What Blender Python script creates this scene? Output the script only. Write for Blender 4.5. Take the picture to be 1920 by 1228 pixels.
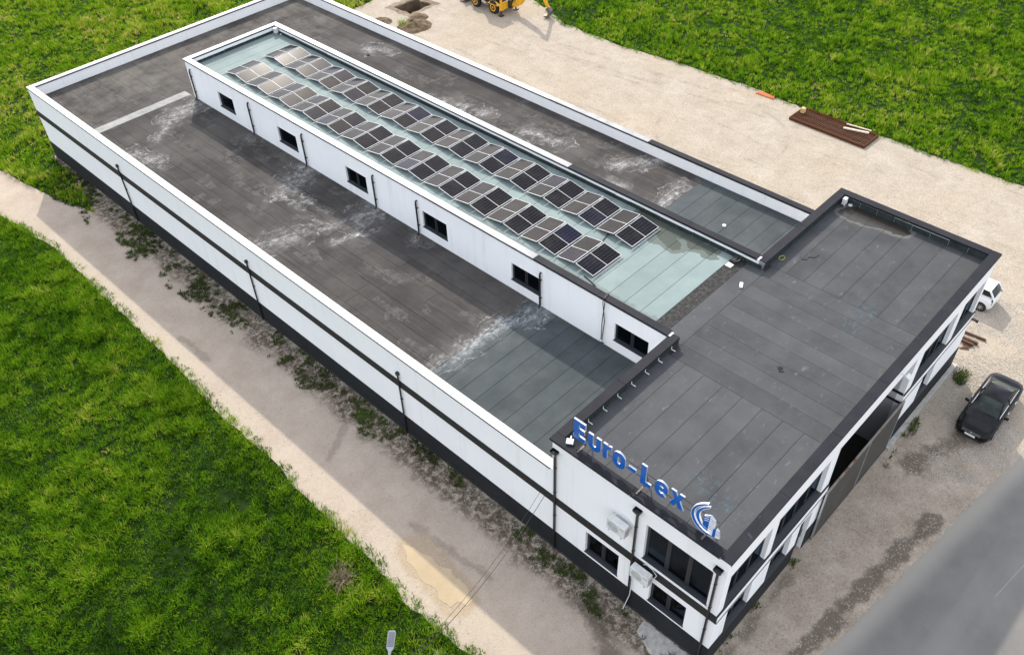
import bpy, bmesh, math, random
import numpy as np
from mathutils import Vector, Matrix

for o in list(bpy.data.objects):
    bpy.data.objects.remove(o)
random.seed(7)
rng = np.random.default_rng(7)
scene = bpy.context.scene
COL = scene.collection

# ------------------------------------------------------------------ camera
cam_d = bpy.data.cameras.new('camera')
cam = bpy.data.objects.new('camera', cam_d)
COL.objects.link(cam)
CAM = Vector((-17.6294, -6.9288, 36.1508))
_y, _p, _r = 0.7867, -0.7530, -0.0357
_f = Vector((math.cos(_y) * math.cos(_p), math.sin(_y) * math.cos(_p), math.sin(_p)))
_rt = Vector((math.sin(_y), -math.cos(_y), 0))
_up = _rt.cross(_f)
_R = math.cos(_r) * _rt + math.sin(_r) * _up
_U = -math.sin(_r) * _rt + math.cos(_r) * _up
cam.matrix_world = Matrix(((_R.x, _U.x, -_f.x, CAM.x), (_R.y, _U.y, -_f.y, CAM.y), (_R.z, _U.z, -_f.z, CAM.z), (0, 0, 0, 1)))
cam_d.sensor_width = 36
cam_d.sensor_fit = 'HORIZONTAL'
cam_d.lens = 1660.81 / 1920 * 36
cam_d.clip_start = .5
cam_d.clip_end = 3000
scene.camera = cam

# ------------------------------------------------------------------ sky, sun, exposure
SUN_EL = math.radians(36.7)
SUN_AZ = math.atan2(.775, 1.09)          # clockwise from +Y
world = bpy.data.worlds.new('World')
scene.world = world
world.use_nodes = True
wn = world.node_tree
bg = wn.nodes['Background']
sky = wn.nodes.new('ShaderNodeTexSky')
sky.sky_type = 'NISHITA'
sky.sun_disc = False
sky.sun_elevation = SUN_EL
sky.sun_rotation = SUN_AZ
sky.air_density = 1.0
sky.dust_density = 2.0
sky.ozone_density = 1.0
# thin broken cloud over the whole dome
_tc = wn.nodes.new('ShaderNodeTexCoord'); _no = wn.nodes.new('ShaderNodeTexNoise'); _mr = wn.nodes.new('ShaderNodeMapRange'); _mx = wn.nodes.new('ShaderNodeMix')
_no.inputs['Scale'].default_value = 2.6; _no.inputs['Detail'].default_value = 6; _no.inputs['Roughness'].default_value = .55
_mr.interpolation_type = 'SMOOTHSTEP'
_mr.inputs[1].default_value = .36; _mr.inputs[2].default_value = .66; _mr.inputs[3].default_value = .25; _mr.inputs[4].default_value = .9
_mx.data_type = 'RGBA'
_mx.inputs[7].default_value = (6.6, 6.7, 6.9, 1)
wn.links.new(_tc.outputs['Generated'], _no.inputs['Vector']); wn.links.new(_no.outputs[0], _mr.inputs[0]); wn.links.new(_mr.outputs[0], _mx.inputs[0])
wn.links.new(sky.outputs[0], _mx.inputs[6]); wn.links.new(_mx.outputs[2], bg.inputs[0])
bg.inputs[1].default_value = .15
sun_d = bpy.data.lights.new('sun', 'SUN')
sun = bpy.data.objects.new('sun', sun_d)
COL.objects.link(sun)
sun_d.energy = 2.45
sun_d.angle = math.radians(.9)
sun_d.color = (1, .93, .83)
_sd = Vector((math.sin(SUN_AZ) * math.cos(SUN_EL), math.cos(SUN_AZ) * math.cos(SUN_EL), math.sin(SUN_EL)))
sun.rotation_euler = _sd.to_track_quat('Z', 'Y').to_euler()
sun.location = (60, 90, 80)
vs = scene.view_settings
vs.view_transform = 'Standard'
vs.look = 'None'
vs.gamma = 1
vs.use_curve_mapping = False
vs.exposure = 0.97
scene.render.engine = 'CYCLES'

# ------------------------------------------------------------------ node helper
class NT:
    def __init__(s, name):
        s.m = bpy.data.materials.new(name)
        s.m.use_nodes = True
        s.t = s.m.node_tree
        s.b = s.t.nodes['Principled BSDF']
        s.out = s.t.nodes['Material Output']
        s._pos = None
    def n(s, typ, **k):
        nd = s.t.nodes.new(typ)
        for a, b in k.items():
            setattr(nd, a, b)
        return nd
    def put(s, sock, v):
        if v is None:
            return
        if isinstance(v, bpy.types.NodeSocket):
            s.t.links.new(v, sock)
        else:
            if sock.type == 'RGBA' and len(v) == 3:
                v = (*v, 1)
            sock.default_value = v
    @property
    def pos(s):
        if s._pos is None:
            s._pos = s.n('ShaderNodeNewGeometry').outputs['Position']
        return s._pos
    def math(s, op, a, b=None, c=None, clamp=False):
        nd = s.n('ShaderNodeMath', operation=op, use_clamp=clamp)
        for i, v in enumerate((a, b, c)):
            if v is not None:
                s.put(nd.inputs[i], v)
        return nd.outputs[0]
    def vm(s, op, a, b=None, sc=None):
        nd = s.n('ShaderNodeVectorMath', operation=op)
        s.put(nd.inputs[0], a)
        if b is not None:
            s.put(nd.inputs[1], b)
        if sc is not None:
            s.put(nd.inputs['Scale'], sc)
        return nd.outputs['Value'] if op in ('LENGTH', 'DOT_PRODUCT', 'DISTANCE') else nd.outputs[0]
    def noise(s, scale, detail=3, rough=.5, vec=None, dist=0):
        nd = s.n('ShaderNodeTexNoise')
        s.put(nd.inputs['Vector'], vec if vec is not None else s.pos)
        nd.inputs['Scale'].default_value = scale
        nd.inputs['Detail'].default_value = detail
        nd.inputs['Roughness'].default_value = rough
        nd.inputs['Distortion'].default_value = dist
        return nd.outputs[0]
    def voro(s, scale, feature='F1', vec=None, out='Distance'):
        nd = s.n('ShaderNodeTexVoronoi', feature=feature)
        s.put(nd.inputs['Vector'], vec if vec is not None else s.pos)
        nd.inputs['Scale'].default_value = scale
        return nd.outputs[out]
    def ramp(s, fac, stops, interp='LINEAR'):
        nd = s.n('ShaderNodeValToRGB')
        nd.color_ramp.interpolation = interp
        e = nd.color_ramp.elements
        while len(e) < len(stops):
            e.new(.5)
        for el, (p, c) in zip(e, stops):
            el.position = p
            if not isinstance(c, tuple):
                c = (c, c, c)
            el.color = (*c, 1)
        s.put(nd.inputs[0], fac)
        return nd.outputs[0]
    def mix(s, f, a, b, mode='MIX'):
        nd = s.n('ShaderNodeMix', data_type='RGBA', blend_type=mode)
        s.put(nd.inputs[0], f)
        s.put(nd.inputs[6], a)
        s.put(nd.inputs[7], b)
        return nd.outputs[2]
    def smooth(s, v, lo, hi):
        nd = s.n('ShaderNodeMapRange', interpolation_type='SMOOTHSTEP')
        s.put(nd.inputs[0], v)
        s.put(nd.inputs[1], lo)
        s.put(nd.inputs[2], hi)
        return nd.outputs[0]
    def xyz(s, v=None):
        nd = s.n('ShaderNodeSeparateXYZ')
        s.put(nd.inputs[0], v if v is not None else s.pos)
        return nd.outputs
    def scaled(s, sx, sy, sz=1):
        return s.vm('MULTIPLY', s.pos, (sx, sy, sz))
    def seg(s, a, b):
        p = s.vm('MULTIPLY', s.pos, (1, 1, 0))
        a = Vector((*a, 0)); b = Vector((*b, 0)); ba = b - a
        pa = s.vm('SUBTRACT', p, tuple(a))
        t = s.math('MULTIPLY', s.vm('DOT_PRODUCT', pa, tuple(ba)), 1 / max(ba.dot(ba), 1e-6), clamp=True)
        q = s.vm('SCALE', tuple(ba), sc=t)
        return s.vm('LENGTH', s.vm('SUBTRACT', pa, q))
    def bump(s, h, strength=.3, dist=.02):
        nd = s.n('ShaderNodeBump')
        nd.inputs['Strength'].default_value = strength
        nd.inputs['Distance'].default_value = dist
        s.put(nd.inputs['Height'], h)
        s.put(s.b.inputs['Normal'], nd.outputs[0])
    def rnd(s):
        return s.n('ShaderNodeObjectInfo').outputs['Random']
    def done(s, col=None, rough=None, metal=None, spec=None, gain=None):
        if gain is not None:
            g = gain if isinstance(gain, tuple) else (gain,) * 3
            col = s.mix(1, col, g, 'MULTIPLY')
        s.put(s.b.inputs['Base Color'], col)
        s.put(s.b.inputs['Roughness'], rough)
        s.put(s.b.inputs['Metallic'], metal)
        s.put(s.b.inputs['Specular IOR Level'], spec)
        return s.m

M = {}
def plain(name, col, rough=.6, metal=0, spec=.5, var=.12, scale=3, bump=0):
    t = NT(name)
    n = t.noise(scale, 4, .6)
    lo = tuple(c * (1 - var) for c in col); hi = tuple(min(1, c * (1 + var)) for c in col)
    c = t.ramp(n, [(.3, lo), (.7, hi)])
    if bump:
        t.bump(t.noise(60, 3), bump, .01)
    M[name] = t.done(c, rough, metal, spec)
    return M[name]

def stucco(name, col, dirt):
    t = NT(name)
    z = t.xyz()[2]
    n = t.noise(.35, 5, .6)
    st = t.noise(1, 5, .65, t.scaled(2.2, 2.2, .18))
    c = t.ramp(n, [(.3, tuple(a * .95 for a in col)), (.7, col)])
    c = t.mix(t.math('MULTIPLY', t.smooth(st, .52, .8), dirt), c, (.42, .42, .40))
    t.bump(t.noise(90, 3), .12, .006)
    M[name] = t.done(c, .85, 0, .25)
stucco('white_render', (.86, .865, .875), .26)
stucco('grey_render', (.42, .43, .43), .4)
t = NT('dark_plinth')
z = t.xyz()[2]
n = t.noise(2.5, 6, .7)
splash = t.math('MULTIPLY', t.smooth(t.math('ADD', z, t.math('MULTIPLY', n, .5)), .5, .1), .35)
c = t.mix(splash, t.ramp(t.noise(.8, 4), [(.3, (.009, .011, .014)), (.7, (.015, .017, .020))]), (.16, .15, .13))
t.bump(t.noise(70, 3), .15, .006)
M['dark_plinth'] = t.done(c, .75, 0, .3)
plain('dark_belt', (.009, .010, .012), .6, var=.2)
plain('black_metal', (.010, .011, .013), .35, .0, .5)
plain('frame_dark', (.014, .016, .020), .4)
plain('sill_dark', (.022, .026, .032), .45)
plain('alu', (.22, .23, .235), .5, .0, .2)
plain('panel_frame', (.62, .62, .62), .5, .0, .2)
plain('white_paint', (.78, .78, .77), .5)
plain('white_plastic', (.62, .63, .62), .5)
plain('ac_grille', (.36, .37, .37), .5)
plain('black_rubber', (.014, .014, .015), .8, bump=.2)
plain('cable_black', (.02, .02, .022), .6)
plain('concrete', (.40, .385, .355), .9, var=.25, scale=4, bump=.3)
plain('bitumen', (.022, .023, .025), .85)
plain('timber', (.075, .036, .020), .8, var=.35, scale=8)
plain('pale_timber', (.62, .53, .42), .8, var=.2, scale=8)
plain('wood_block', (.55, .40, .16), .8, var=.2, scale=8)
plain('interior', (.30, .30, .29), .9)
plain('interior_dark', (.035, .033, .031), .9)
plain('blue_bench', (.06, .13, .42), .5)
plain('excavator_yellow', (.72, .36, .012), .45, var=.2, scale=5)
plain('machine_dark', (.03, .028, .026), .6)
plain('steel_worn', (.13, .11, .10), .55, .4, var=.4, scale=9)
plain('orange_clay', (.55, .15, .05), .8, var=.3, scale=8)
plain('chrome', (.75, .75, .76), .18, 1)
plain('plate_white', (.75, .76, .76), .5)
plain('lamp_red', (.22, .01, .01), .2)
plain('lamp_clear', (.55, .57, .60), .12)
plain('sign_side', (.40, .44, .52), .4, .3)
plain('sign_white', (.82, .83, .84), .45)
plain('galvanised', (.55, .57, .58), .38, .7)
plain('lamp_grey', (.17, .19, .21), .6, 0, .2)
plain('heat_sink_grey', (.09, .10, .12), .6, 0, .2)
plain('green_ring', (.35, .42, .10), .6)

def blue(name, col):
    t = NT(name)
    c = t.ramp(t.noise(4, 3), [(.3, tuple(a * .9 for a in col)), (.7, col)])
    return t.done(c, .35, 0, .5)
M['sign_blue'] = blue('sign_blue', (.008, .115, .46))

# glass of the building: tinted, reflecting
def glass(name, tint, rough=.03, trans=.6):
    t = NT(name)
    gl = t.n('ShaderNodeBsdfGlossy'); gl.inputs['Roughness'].default_value = rough
    gl.inputs['Color'].default_value = (.24, .32, .42, 1)
    tr = t.n('ShaderNodeBsdfTransparent'); tr.inputs['Color'].default_value = (*tint, 1)
    fr = t.n('ShaderNodeFresnel'); fr.inputs['IOR'].default_value = 1.55
    b = t.n('ShaderNodeBump'); b.inputs['Strength'].default_value = .03; b.inputs['Distance'].default_value = .05
    t.put(b.inputs['Height'], t.noise(.9, 2))
    t.put(gl.inputs['Normal'], b.outputs[0])
    mx = t.n('ShaderNodeMixShader')
    t.put(mx.inputs[0], t.math('ADD', fr.outputs[0], .04, clamp=True))
    t.put(mx.inputs[1], tr.outputs[0]); t.put(mx.inputs[2], gl.outputs[0])
    t.put(t.out.inputs['Surface'], mx.outputs[0])
    M[name] = t.m
glass('window_glass', (.03, .04, .06))
glass('cab_glass', (.25, .30, .30))

t = NT('car_glass'); M['car_glass'] = t.done(t.ramp(t.noise(1.2, 2), [(.3, (.012, .016, .015)), (.7, (.02, .032, .026))]), .05, 0, .35)
def carpaint(name, col, rough):
    t = NT(name)
    dust = t.noise(3, 5, .7)
    c = t.mix(t.math('MULTIPLY', t.smooth(dust, .45, .8), .03), col, (.35, .32, .28))
    t.b.inputs['Coat Weight'].default_value = .0 if col[0] < .1 else .3
    t.b.inputs['Coat Roughness'].default_value = .04
    M[name] = t.done(c, rough, 0, .22)
carpaint('paint_black', (.005, .005, .007), .16)
carpaint('paint_white', (.74, .75, .76), .35)

# solar cells: half-cut cell grid in object space (x across 2.3 m, y up the slope 1.13 m)
t = NT('solar_cells')
tc = t.n('ShaderNodeTexCoord').outputs['Object']
x, y, _ = t.xyz(tc)
def gridline(v, period, w):
    f = t.math('FRACT', t.math('DIVIDE', v, period))
    return t.math('LESS_THAN', t.math('MINIMUM', f, t.math('SUBTRACT', 1, f)), w)
gx = gridline(x, .0945, .035)
gy = gridline(y, .1860, .045)
gl = t.math('MAXIMUM', t.math('MULTIPLY', gx, .45), gy)
r = t.rnd()
base = t.ramp(r, [(0, (.005, .005, .007)), (.7, (.006, .006, .008)), (.9, (.006, .007, .016)), (1, (.008, .009, .026))])
c = t.mix(gl, base, (.045, .045, .055))
dust = t.noise(1.1, 5, .6)
c = t.mix(t.math('MULTIPLY', t.smooth(dust, .4, .8), .05), c, (.30, .27, .24))
t.b.inputs['Coat Weight'].default_value = .0
t.b.inputs['Coat Roughness'].default_value = .10
M['solar_cells'] = t.done(c, .12, 0, .075)
plain('solar_back', (.25, .25, .26), .6)

# ---------------------------------------------------------------- roof membranes
def seam_var(t, base, amt=.25):
    r = t.rnd()
    k = t.ramp(r, [(0, 1 - amt), (1, 1 + amt)])
    return t.mix(1, base, k, 'MULTIPLY')

def worn(t, base, spots, cloud):
    n1 = t.noise(.5, 6, .6); n2 = t.noise(5, 5, .7)
    c = t.mix(t.math('MULTIPLY', t.smooth(n1, .4, .75), .6), base, cloud)
    return t.mix(t.math('MULTIPLY', t.smooth(n2, .58, .8), .35), c, spots)

# front roof
t = NT('membrane_front')
c = t.ramp(t.noise(.7, 5, .6), [(.3, (.070, .072, .077)), (.7, (.098, .099, .103))])
c = seam_var(t, c, .13)
c = worn(t, c, (.20, .20, .21), (.115, .114, .113))
sc = t.math('MULTIPLY', t.smooth(t.noise(1.6, 6, .75, t.scaled(1, 2.2)), .58, .78), .55)
c = t.mix(sc, c, (.30, .30, .30))
bl = t.math('MINIMUM', t.seg((14.9, 3.0), (16.2, 3.1)), t.seg((2.2, 1.2), (2.6, 3.0)))
bl = t.math('MULTIPLY', t.smooth(bl, 1.1, 0), t.smooth(t.noise(3.5, 5, .8), .5, .68))
c = t.mix(t.math('MULTIPLY', bl, .55), c, (.10, .21, .25))
wet = t.math('ADD', t.seg((22.9, 7.3), (23.3, 5.0)), t.math('MULTIPLY', t.noise(1.3, 3), .9))
wetm = t.smooth(wet, 1.22, 1.12)
ring = t.math('MULTIPLY', t.smooth(wet, 1.05, 1.18), t.smooth(wet, 1.40, 1.22))
c = t.mix(t.math('MULTIPLY', ring, .6), c, (.22, .21, .18))
c = t.mix(wetm, c, (.045, .040, .035))
t.bump(t.noise(25, 4, .7), .35, .01)
M['membrane_front'] = t.done(c, t.math('SUBTRACT', .8, t.math('MULTIPLY', wetm, .55)), 0, t.math('ADD', .10, t.math('MULTIPLY', wetm, .25)), gain=(.76, .775, .785))

# mossy joint of front roof and clerestory
t = NT('membrane_mossy')
n = t.smooth(t.noise(5, 6, .8), .42, .6)
c = t.mix(n, (.028, .026, .024), (.066, .065, .066))
t.bump(n, .6, .03)
M['membrane_mossy'] = t.done(c, .9, 0, .2)

# pale green roof under the panels
t = NT('membrane_pale')
c = t.ramp(t.noise(.6, 5, .6), [(.3, (.33, .40, .40)), (.7, (.42, .50, .495))])
c = seam_var(t, c, .07)
c = t.mix(t.math('MULTIPLY', t.smooth(t.noise(7, 5, .8), .66, .75), .5), c, (.15, .17, .16))
w = t.math('ADD', t.math('MINIMUM', t.seg((15.1, 11.2), (15.3, 15.6)), t.seg((14.4, 12.9), (14.6, 14.1))), t.math('MULTIPLY', t.noise(1.1, 4), 1.3))
wm = t.smooth(w, 1.42, 1.36)
c = t.mix(t.math('MULTIPLY', wm, .85), c, (.19, .215, .195))
wm2 = t.smooth(w, 1.10, 1.05)
c = t.mix(t.math('MULTIPLY', wm2, .8), c, (.115, .125, .105))
w3 = t.math('ADD', t.seg((8.7, 10), (8.7, 24)), t.math('MULTIPLY', t.noise(1.4, 5, .6), .9))
c = t.mix(t.math('MULTIPLY', t.smooth(w3, .95, .8), .6), c, (.24, .27, .26))
t.bump(t.noise(20, 4, .7), .25, .01)
M['membrane_pale'] = t.done(c, .75, 0, .12, gain=(.52, .545, .54))

# newer green-grey sheets next to the front block
def white_stain(t, c, segs, strength=1.0):
    d = None
    warp = t.math('MULTIPLY', t.math('SUBTRACT', t.noise(.9, 5, .65), .5), 2.2)
    for a, b, r in segs:
        v = t.math('DIVIDE', t.math('ADD', t.seg(a, b), warp), r)
        d = v if d is None else t.math('MINIMUM', d, v)
    m = t.smooth(d, 1.0, .15)
    edge = t.math('MULTIPLY', t.smooth(d, .84, .90), t.smooth(d, .97, .91))
    n = t.noise(.75, 2.5, .5, dist=1.3)
    vein = t.smooth(t.math('ABSOLUTE', t.math('SUBTRACT', n, .5)), .016, .0)
    n2 = t.noise(1.7, 2, .5, dist=1.0)
    vein2 = t.smooth(t.math('ABSOLUTE', t.math('SUBTRACT', n2, .5)), .022, .0)
    cloud = t.smooth(t.noise(1.5, 8, .78, t.scaled(1, 1.5)), .46, .72)
    k = t.math('MULTIPLY', m, t.math('ADD', t.math('MULTIPLY', cloud, .42), t.math('ADD', t.math('MULTIPLY', vein, .40), t.math('MULTIPLY', vein2, .10))), clamp=True)
    k = t.math('MULTIPLY', k, t.smooth(t.noise(.55, 4, .6), .30, .58))
    k = t.math('ADD', k, t.math('MULTIPLY', t.smooth(d, .9, -.1), t.math('MULTIPLY', t.smooth(t.noise(1.9, 8, .8, t.scaled(1, 1.8)), .42, .70), .70)), clamp=True)
    k = t.math('ADD', k, t.math('MULTIPLY', edge, t.math('MULTIPLY', t.smooth(t.noise(.8, 3), .42, .62), .42)), clamp=True)
    k = t.math('MULTIPLY', k, strength, clamp=True)
    halo = t.math('MULTIPLY', t.smooth(d, 2.2, .6), t.math('MULTIPLY', t.smooth(t.noise(.6, 6, .7), .40, .62), .30))
    c = t.mix(halo, c, (.26, .25, .235))
    return t.mix(k, c, (.78, .77, .76))
NEAR = [((7.5, 16.4), (5.4, 17.3), 1.1), ((5.4, 17.3), (1.2, 17.4), .75)]
t = NT('membrane_new')
c = t.ramp(t.noise(.8, 5, .6), [(.3, (.068, .076, .078)), (.7, (.100, .110, .110))])
c = seam_var(t, c, .12)
c = worn(t, c, (.19, .20, .20), (.13, .138, .136))
c = white_stain(t, c, NEAR, .9)
t.bump(t.noise(25, 4, .7), .3, .01)
M['membrane_new'] = t.done(c, .8, 0, .10, gain=(.66, .70, .73))

# old brown-grey sheets of the hall
OLD = NEAR + [((8, 49.9), (5.2, 49.0), 1.3), ((5.2, 49.0), (3.0, 47), .6), ((7.9, 43.0), (7.5, 42.8), .45),
    ((1.2, 46.8), (1.6, 44.6), 1.0), ((7.9, 36.9), (5.6, 36.0), 1.35), ((5.6, 36), (4.0, 35.5), .5),
    ((5.75, 35.3), (5.8, 31.4), .32), ((4.9, 35.7), (4.8, 31.5), .3), ((7.9, 29.9), (6.4, 29.8), 1.5),
    ((6.4, 30.2), (1.6, 31.9), .75), ((3.0, 31.4), (1.2, 32.0), 1.2), ((5.8, 28.7), (4.2, 29.2), .4), ((7.6, 26), (7.3, 25.8), .5)]
OLDR = [((21.3, 46.8), (22.2, 45.6), 1.2), ((19.0, 37.0), (20.2, 33.0), 1.0), ((17.4, 33), (17.6, 20), .6), ((20.4, 29), (20.8, 26.5), 1.0),
    ((17.6, 23), (19.6, 20.5), .9), ((22.0, 17.5), (19.0, 17.0), 1.0), ((21.9, 15.9), (20.0, 16.2), .7), ((23.0, 20.5), (21.0, 22), .9)]
def old_membrane(name, segs):
    t = NT(name)
    n = t.noise(.45, 6, .6)
    c = t.ramp(n, [(.25, (.068, .064, .062)), (.5, (.092, .086, .082)), (.75, (.128, .119, .111))])
    c = seam_var(t, c, .12)
    sy = t.smooth(t.noise(1, 6, .7, t.scaled(3.2, .22)), .50, .72)
    c = t.mix(t.math('MULTIPLY', sy, .5), c, (.175, .165, .155))
    sx = t.smooth(t.noise(1, 5, .7, t.scaled(.45, 2.6)), .55, .72)
    c = t.mix(t.math('MULTIPLY', sx, .35), c, (.055, .053, .052))
    pv = t.n('ShaderNodeTexVoronoi', distance='CHEBYCHEV')
    t.put(pv.inputs['Vector'], t.vm('ADD', t.scaled(1.05, .6), t.n('ShaderNodeCombineXYZ').outputs[0]))
    pv.inputs['Scale'].default_value = 1.1
    patch = t.math('MULTIPLY', t.smooth(t.xyz(pv.outputs['Color'])[0], .80, .83), t.smooth(t.noise(2.5, 5, .7), .42, .62))
    c = t.mix(t.math('MULTIPLY', patch, .45), c, (.24, .232, .215))
    cl = t.smooth(t.noise(.19, 6, .65), .46, .68)
    c = t.mix(t.math('MULTIPLY', cl, .42), c, (.20, .187, .168))
    far = t.math('MULTIPLY', t.smooth(t.xyz()[1], 50.5, 54), t.smooth(t.noise(.4, 6, .7), .36, .62))
    c = t.mix(t.math('MULTIPLY', far, .55), c, (.26, .238, .205))
    c = t.mix(t.math('MULTIPLY', t.smooth(t.noise(9, 5, .8), .6, .75), .3), c, (.26, .25, .24))
    c = t.mix(t.math('MULTIPLY', t.smooth(t.noise(6, 5, .8), .6, .8), .4), c, (.04, .04, .04))
    c = white_stain(t, c, segs)
    t.bump(t.noise(22, 4, .7), .35, .012)
    M[name] = t.done(c, .9, 0, .06, gain=(.60, .60, .605))
old_membrane('membrane_old', OLD)
old_membrane('membrane_old_east', OLDR)
t = NT('membrane_upstand')
c = t.ramp(t.noise(2, 5, .7), [(.3, (.030, .042, .042)), (.7, (.075, .095, .092))])
M['membrane_upstand'] = t.done(c, .7, 0, .15, gain=.6)

plain('membrane_patch', (.27, .272, .262), .85, 0, .1, var=.22, scale=1.5)
def coping_mat(name, a, b, dirt, metal=.0, rough=.45, spec=.2):
    t = NT(name)
    c = t.ramp(t.noise(.9, 6, .65), [(.3, a), (.7, b)])
    c = t.mix(t.math('MULTIPLY', t.smooth(t.noise(3.2, 6, .8), .62, .72), .7), c, dirt)
    M[name] = t.done(c, rough, metal, spec)
coping_mat('coping_white', (.54, .55, .56), (.66, .665, .67), (.40, .40, .39))
coping_mat('coping_mid', (.19, .20, .215), (.40, .41, .42), (.62, .62, .61))
coping_mat('coping_dark', (.016, .017, .022), (.026, .027, .033), (.07, .07, .075), .0, .65, .08)

# ---------------------------------------------------------------- ground materials
t = NT('gravel_yard')
x, y, z = t.xyz()
big = t.noise(.11, 5, .55); mid = t.noise(.6, 6, .65); fine = t.noise(7, 5, .75); peb = t.voro(16, out='Color')
pebv = t.xyz(peb)[0]
c = t.ramp(mid, [(.25, (.42, .365, .29)), (.5, (.50, .44, .355)), (.75, (.56, .50, .42))])
c = t.mix(t.math('MULTIPLY', t.smooth(big, .45, .7), .5), c, (.50, .42, .30))
# tyre streaks in the yard (run along y)
streak = t.smooth(t.noise(1, 6, .7, t.scaled(1.3, .16)), .55, .72)
c = t.mix(t.math('MULTIPLY', streak, .62), c, (.28, .235, .185))
st2 = t.smooth(t.noise(1, 6, .7, t.scaled(3.5, .35)), .57, .70)
c = t.mix(t.math('MULTIPLY', st2, .45), c, (.25, .215, .175))
lt = t.smooth(t.noise(.35, 5, .6), .52, .68)
c = t.mix(t.math('MULTIPLY', lt, .5), c, (.60, .54, .46))
blot = t.smooth(t.noise(.9, 7, .75, dist=.6), .60, .72)
c = t.mix(t.math('MULTIPLY', blot, .45), c, (.29, .245, .19))
chip = t.smooth(t.noise(3.1, 4, .8, t.scaled(1, .8)), .66, .74)
c = t.mix(t.math('MULTIPLY', chip, .55), c, (.22, .19, .16))
# circular tyre mark
tr = t.math('ABSOLUTE', t.math('SUBTRACT', t.vm('LENGTH', t.vm('SUBTRACT', t.vm('MULTIPLY', t.pos, (1, 1, 0)), (36.2, 23.5, 0))), 5.0))
tr = t.math('MULTIPLY', t.smooth(tr, .25, .05), t.smooth(t.noise(.5, 4), .42, .6))
c = t.mix(t.math('MULTIPLY', tr, .35), c, (.27, .24, .21))
trk = None
for a_, b_ in (((31, 50), (29.5, 20)), ((32.8, 50), (31.3, 20)), ((29.5, 20), (33, 2)), ((31.3, 20), (34.8, 2)), ((37.5, 46), (40.5, 22)), ((39.2, 46), (42, 22))):
    q_ = t.seg(a_, b_); trk = q_ if trk is None else t.math('MINIMUM', trk, q_)
trk = t.math('ADD', trk, t.math('MULTIPLY', t.math('SUBTRACT', t.noise(.35, 3), .5), 1.1))
trm = t.math('MULTIPLY', t.smooth(t.math('ABSOLUTE', trk), .22, .08), t.smooth(t.noise(1.3, 6, .8), .40, .62))
c = t.mix(t.math('MULTIPLY', trm, .55), c, (.27, .235, .19))
# brown-grey crushed stone of the side road
nx = t.math('ADD', x, t.math('MULTIPLY', t.math('SUBTRACT', mid, .5), 2.2))
side = t.smooth(nx, .3, -1.2)
sc_ = t.ramp(t.noise(.5, 6, .65), [(.3, (.49, .405, .325)), (.7, (.62, .53, .44))])
c = t.mix(side, c, sc_)
sunlit_strip = t.math('MULTIPLY', t.smooth(nx, -4.2, -5.0), t.smooth(t.noise(.3, 3), .3, .6))  # sunlit outer strip beyond the building's shadow, painted as a warmer colour
c = t.mix(t.math('MULTIPLY', sunlit_strip, .75), c, (.58, .51, .40))
# dark earth under the weeds by the wall
weed = t.math('MULTIPLY', t.smooth(nx, -2.1, -1.2), t.smooth(nx, .2, -.1))
wn_ = t.noise(3.2, 6, .75)
c = t.mix(t.math('MULTIPLY', weed, t.smooth(wn_, .36, .56)), c, (.13, .105, .075))
# front strip between the building and the road: damp brown earth
ny = t.math('ADD', y, t.math('MULTIPLY', t.math('SUBTRACT', mid, .5), 2.6))
inx = t.math('MULTIPLY', t.smooth(t.math('ADD', x, t.math('MULTIPLY', mid, 3)), 23.5, 18.5), t.smooth(x, -3.5, -.5))
fr = t.math('MULTIPLY', t.smooth(ny, 1.2, .2), inx)
c = t.mix(t.math('MULTIPLY', fr, .85), c, t.ramp(t.noise(.7, 6, .7), [(.3, (.36, .295, .225)), (.7, (.64, .55, .45))]))
wl = t.math('ADD', t.seg((3, -2.6), (13.5, -3.8)), t.math('MULTIPLY', t.noise(.8, 5, .6), 1.6))
c = t.mix(t.math('MULTIPLY', t.smooth(wl, 1.35, 1.0), .75), c, (.115, .092, .068))
wl2 = t.math('ADD', t.math('MINIMUM', t.seg((15.5, -1.4), (19, -2.6)), t.seg((-2.4, 3.0), (-1.2, 5.4))), t.math('MULTIPLY', t.noise(.7, 5, .6), 2.0))
c = t.mix(t.math('MULTIPLY', t.smooth(wl2, 1.75, 1.2), .7), c, (.125, .10, .078))
wl3 = t.math('ADD', t.seg((.5, -.5), (6, -.4)), t.math('MULTIPLY', t.noise(.8, 5, .6), 1.2))
c = t.mix(t.math('MULTIPLY', t.smooth(wl3, 1.0, .6), .6), c, (.13, .11, .08))
# puddled mud and rut marks on the side road
wl4 = t.math('ADD', t.math('MINIMUM', t.seg((-4.3, 34.4), (-4.2, 31.6)), t.math('MINIMUM', t.seg((-4.0, 20.5), (-1.6, 22)), t.seg((-3.7, 14.5), (-3.2, 9.5)))), t.math('MULTIPLY', t.noise(1.2, 5, .6), 1.1))
c = t.mix(t.math('MULTIPLY', t.smooth(wl4, .85, .6), .45), c, (.25, .21, .165))
pw = t.math('ADD', t.seg((-4.6, 13.2), (-4.9, 9.8)), t.math('MULTIPLY', t.math('SUBTRACT', t.noise(1.4, 4), .5), .8))
c = t.mix(t.math('MULTIPLY', t.smooth(pw, 1.15, .75), .55), c, (.46, .345, .205))
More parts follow.
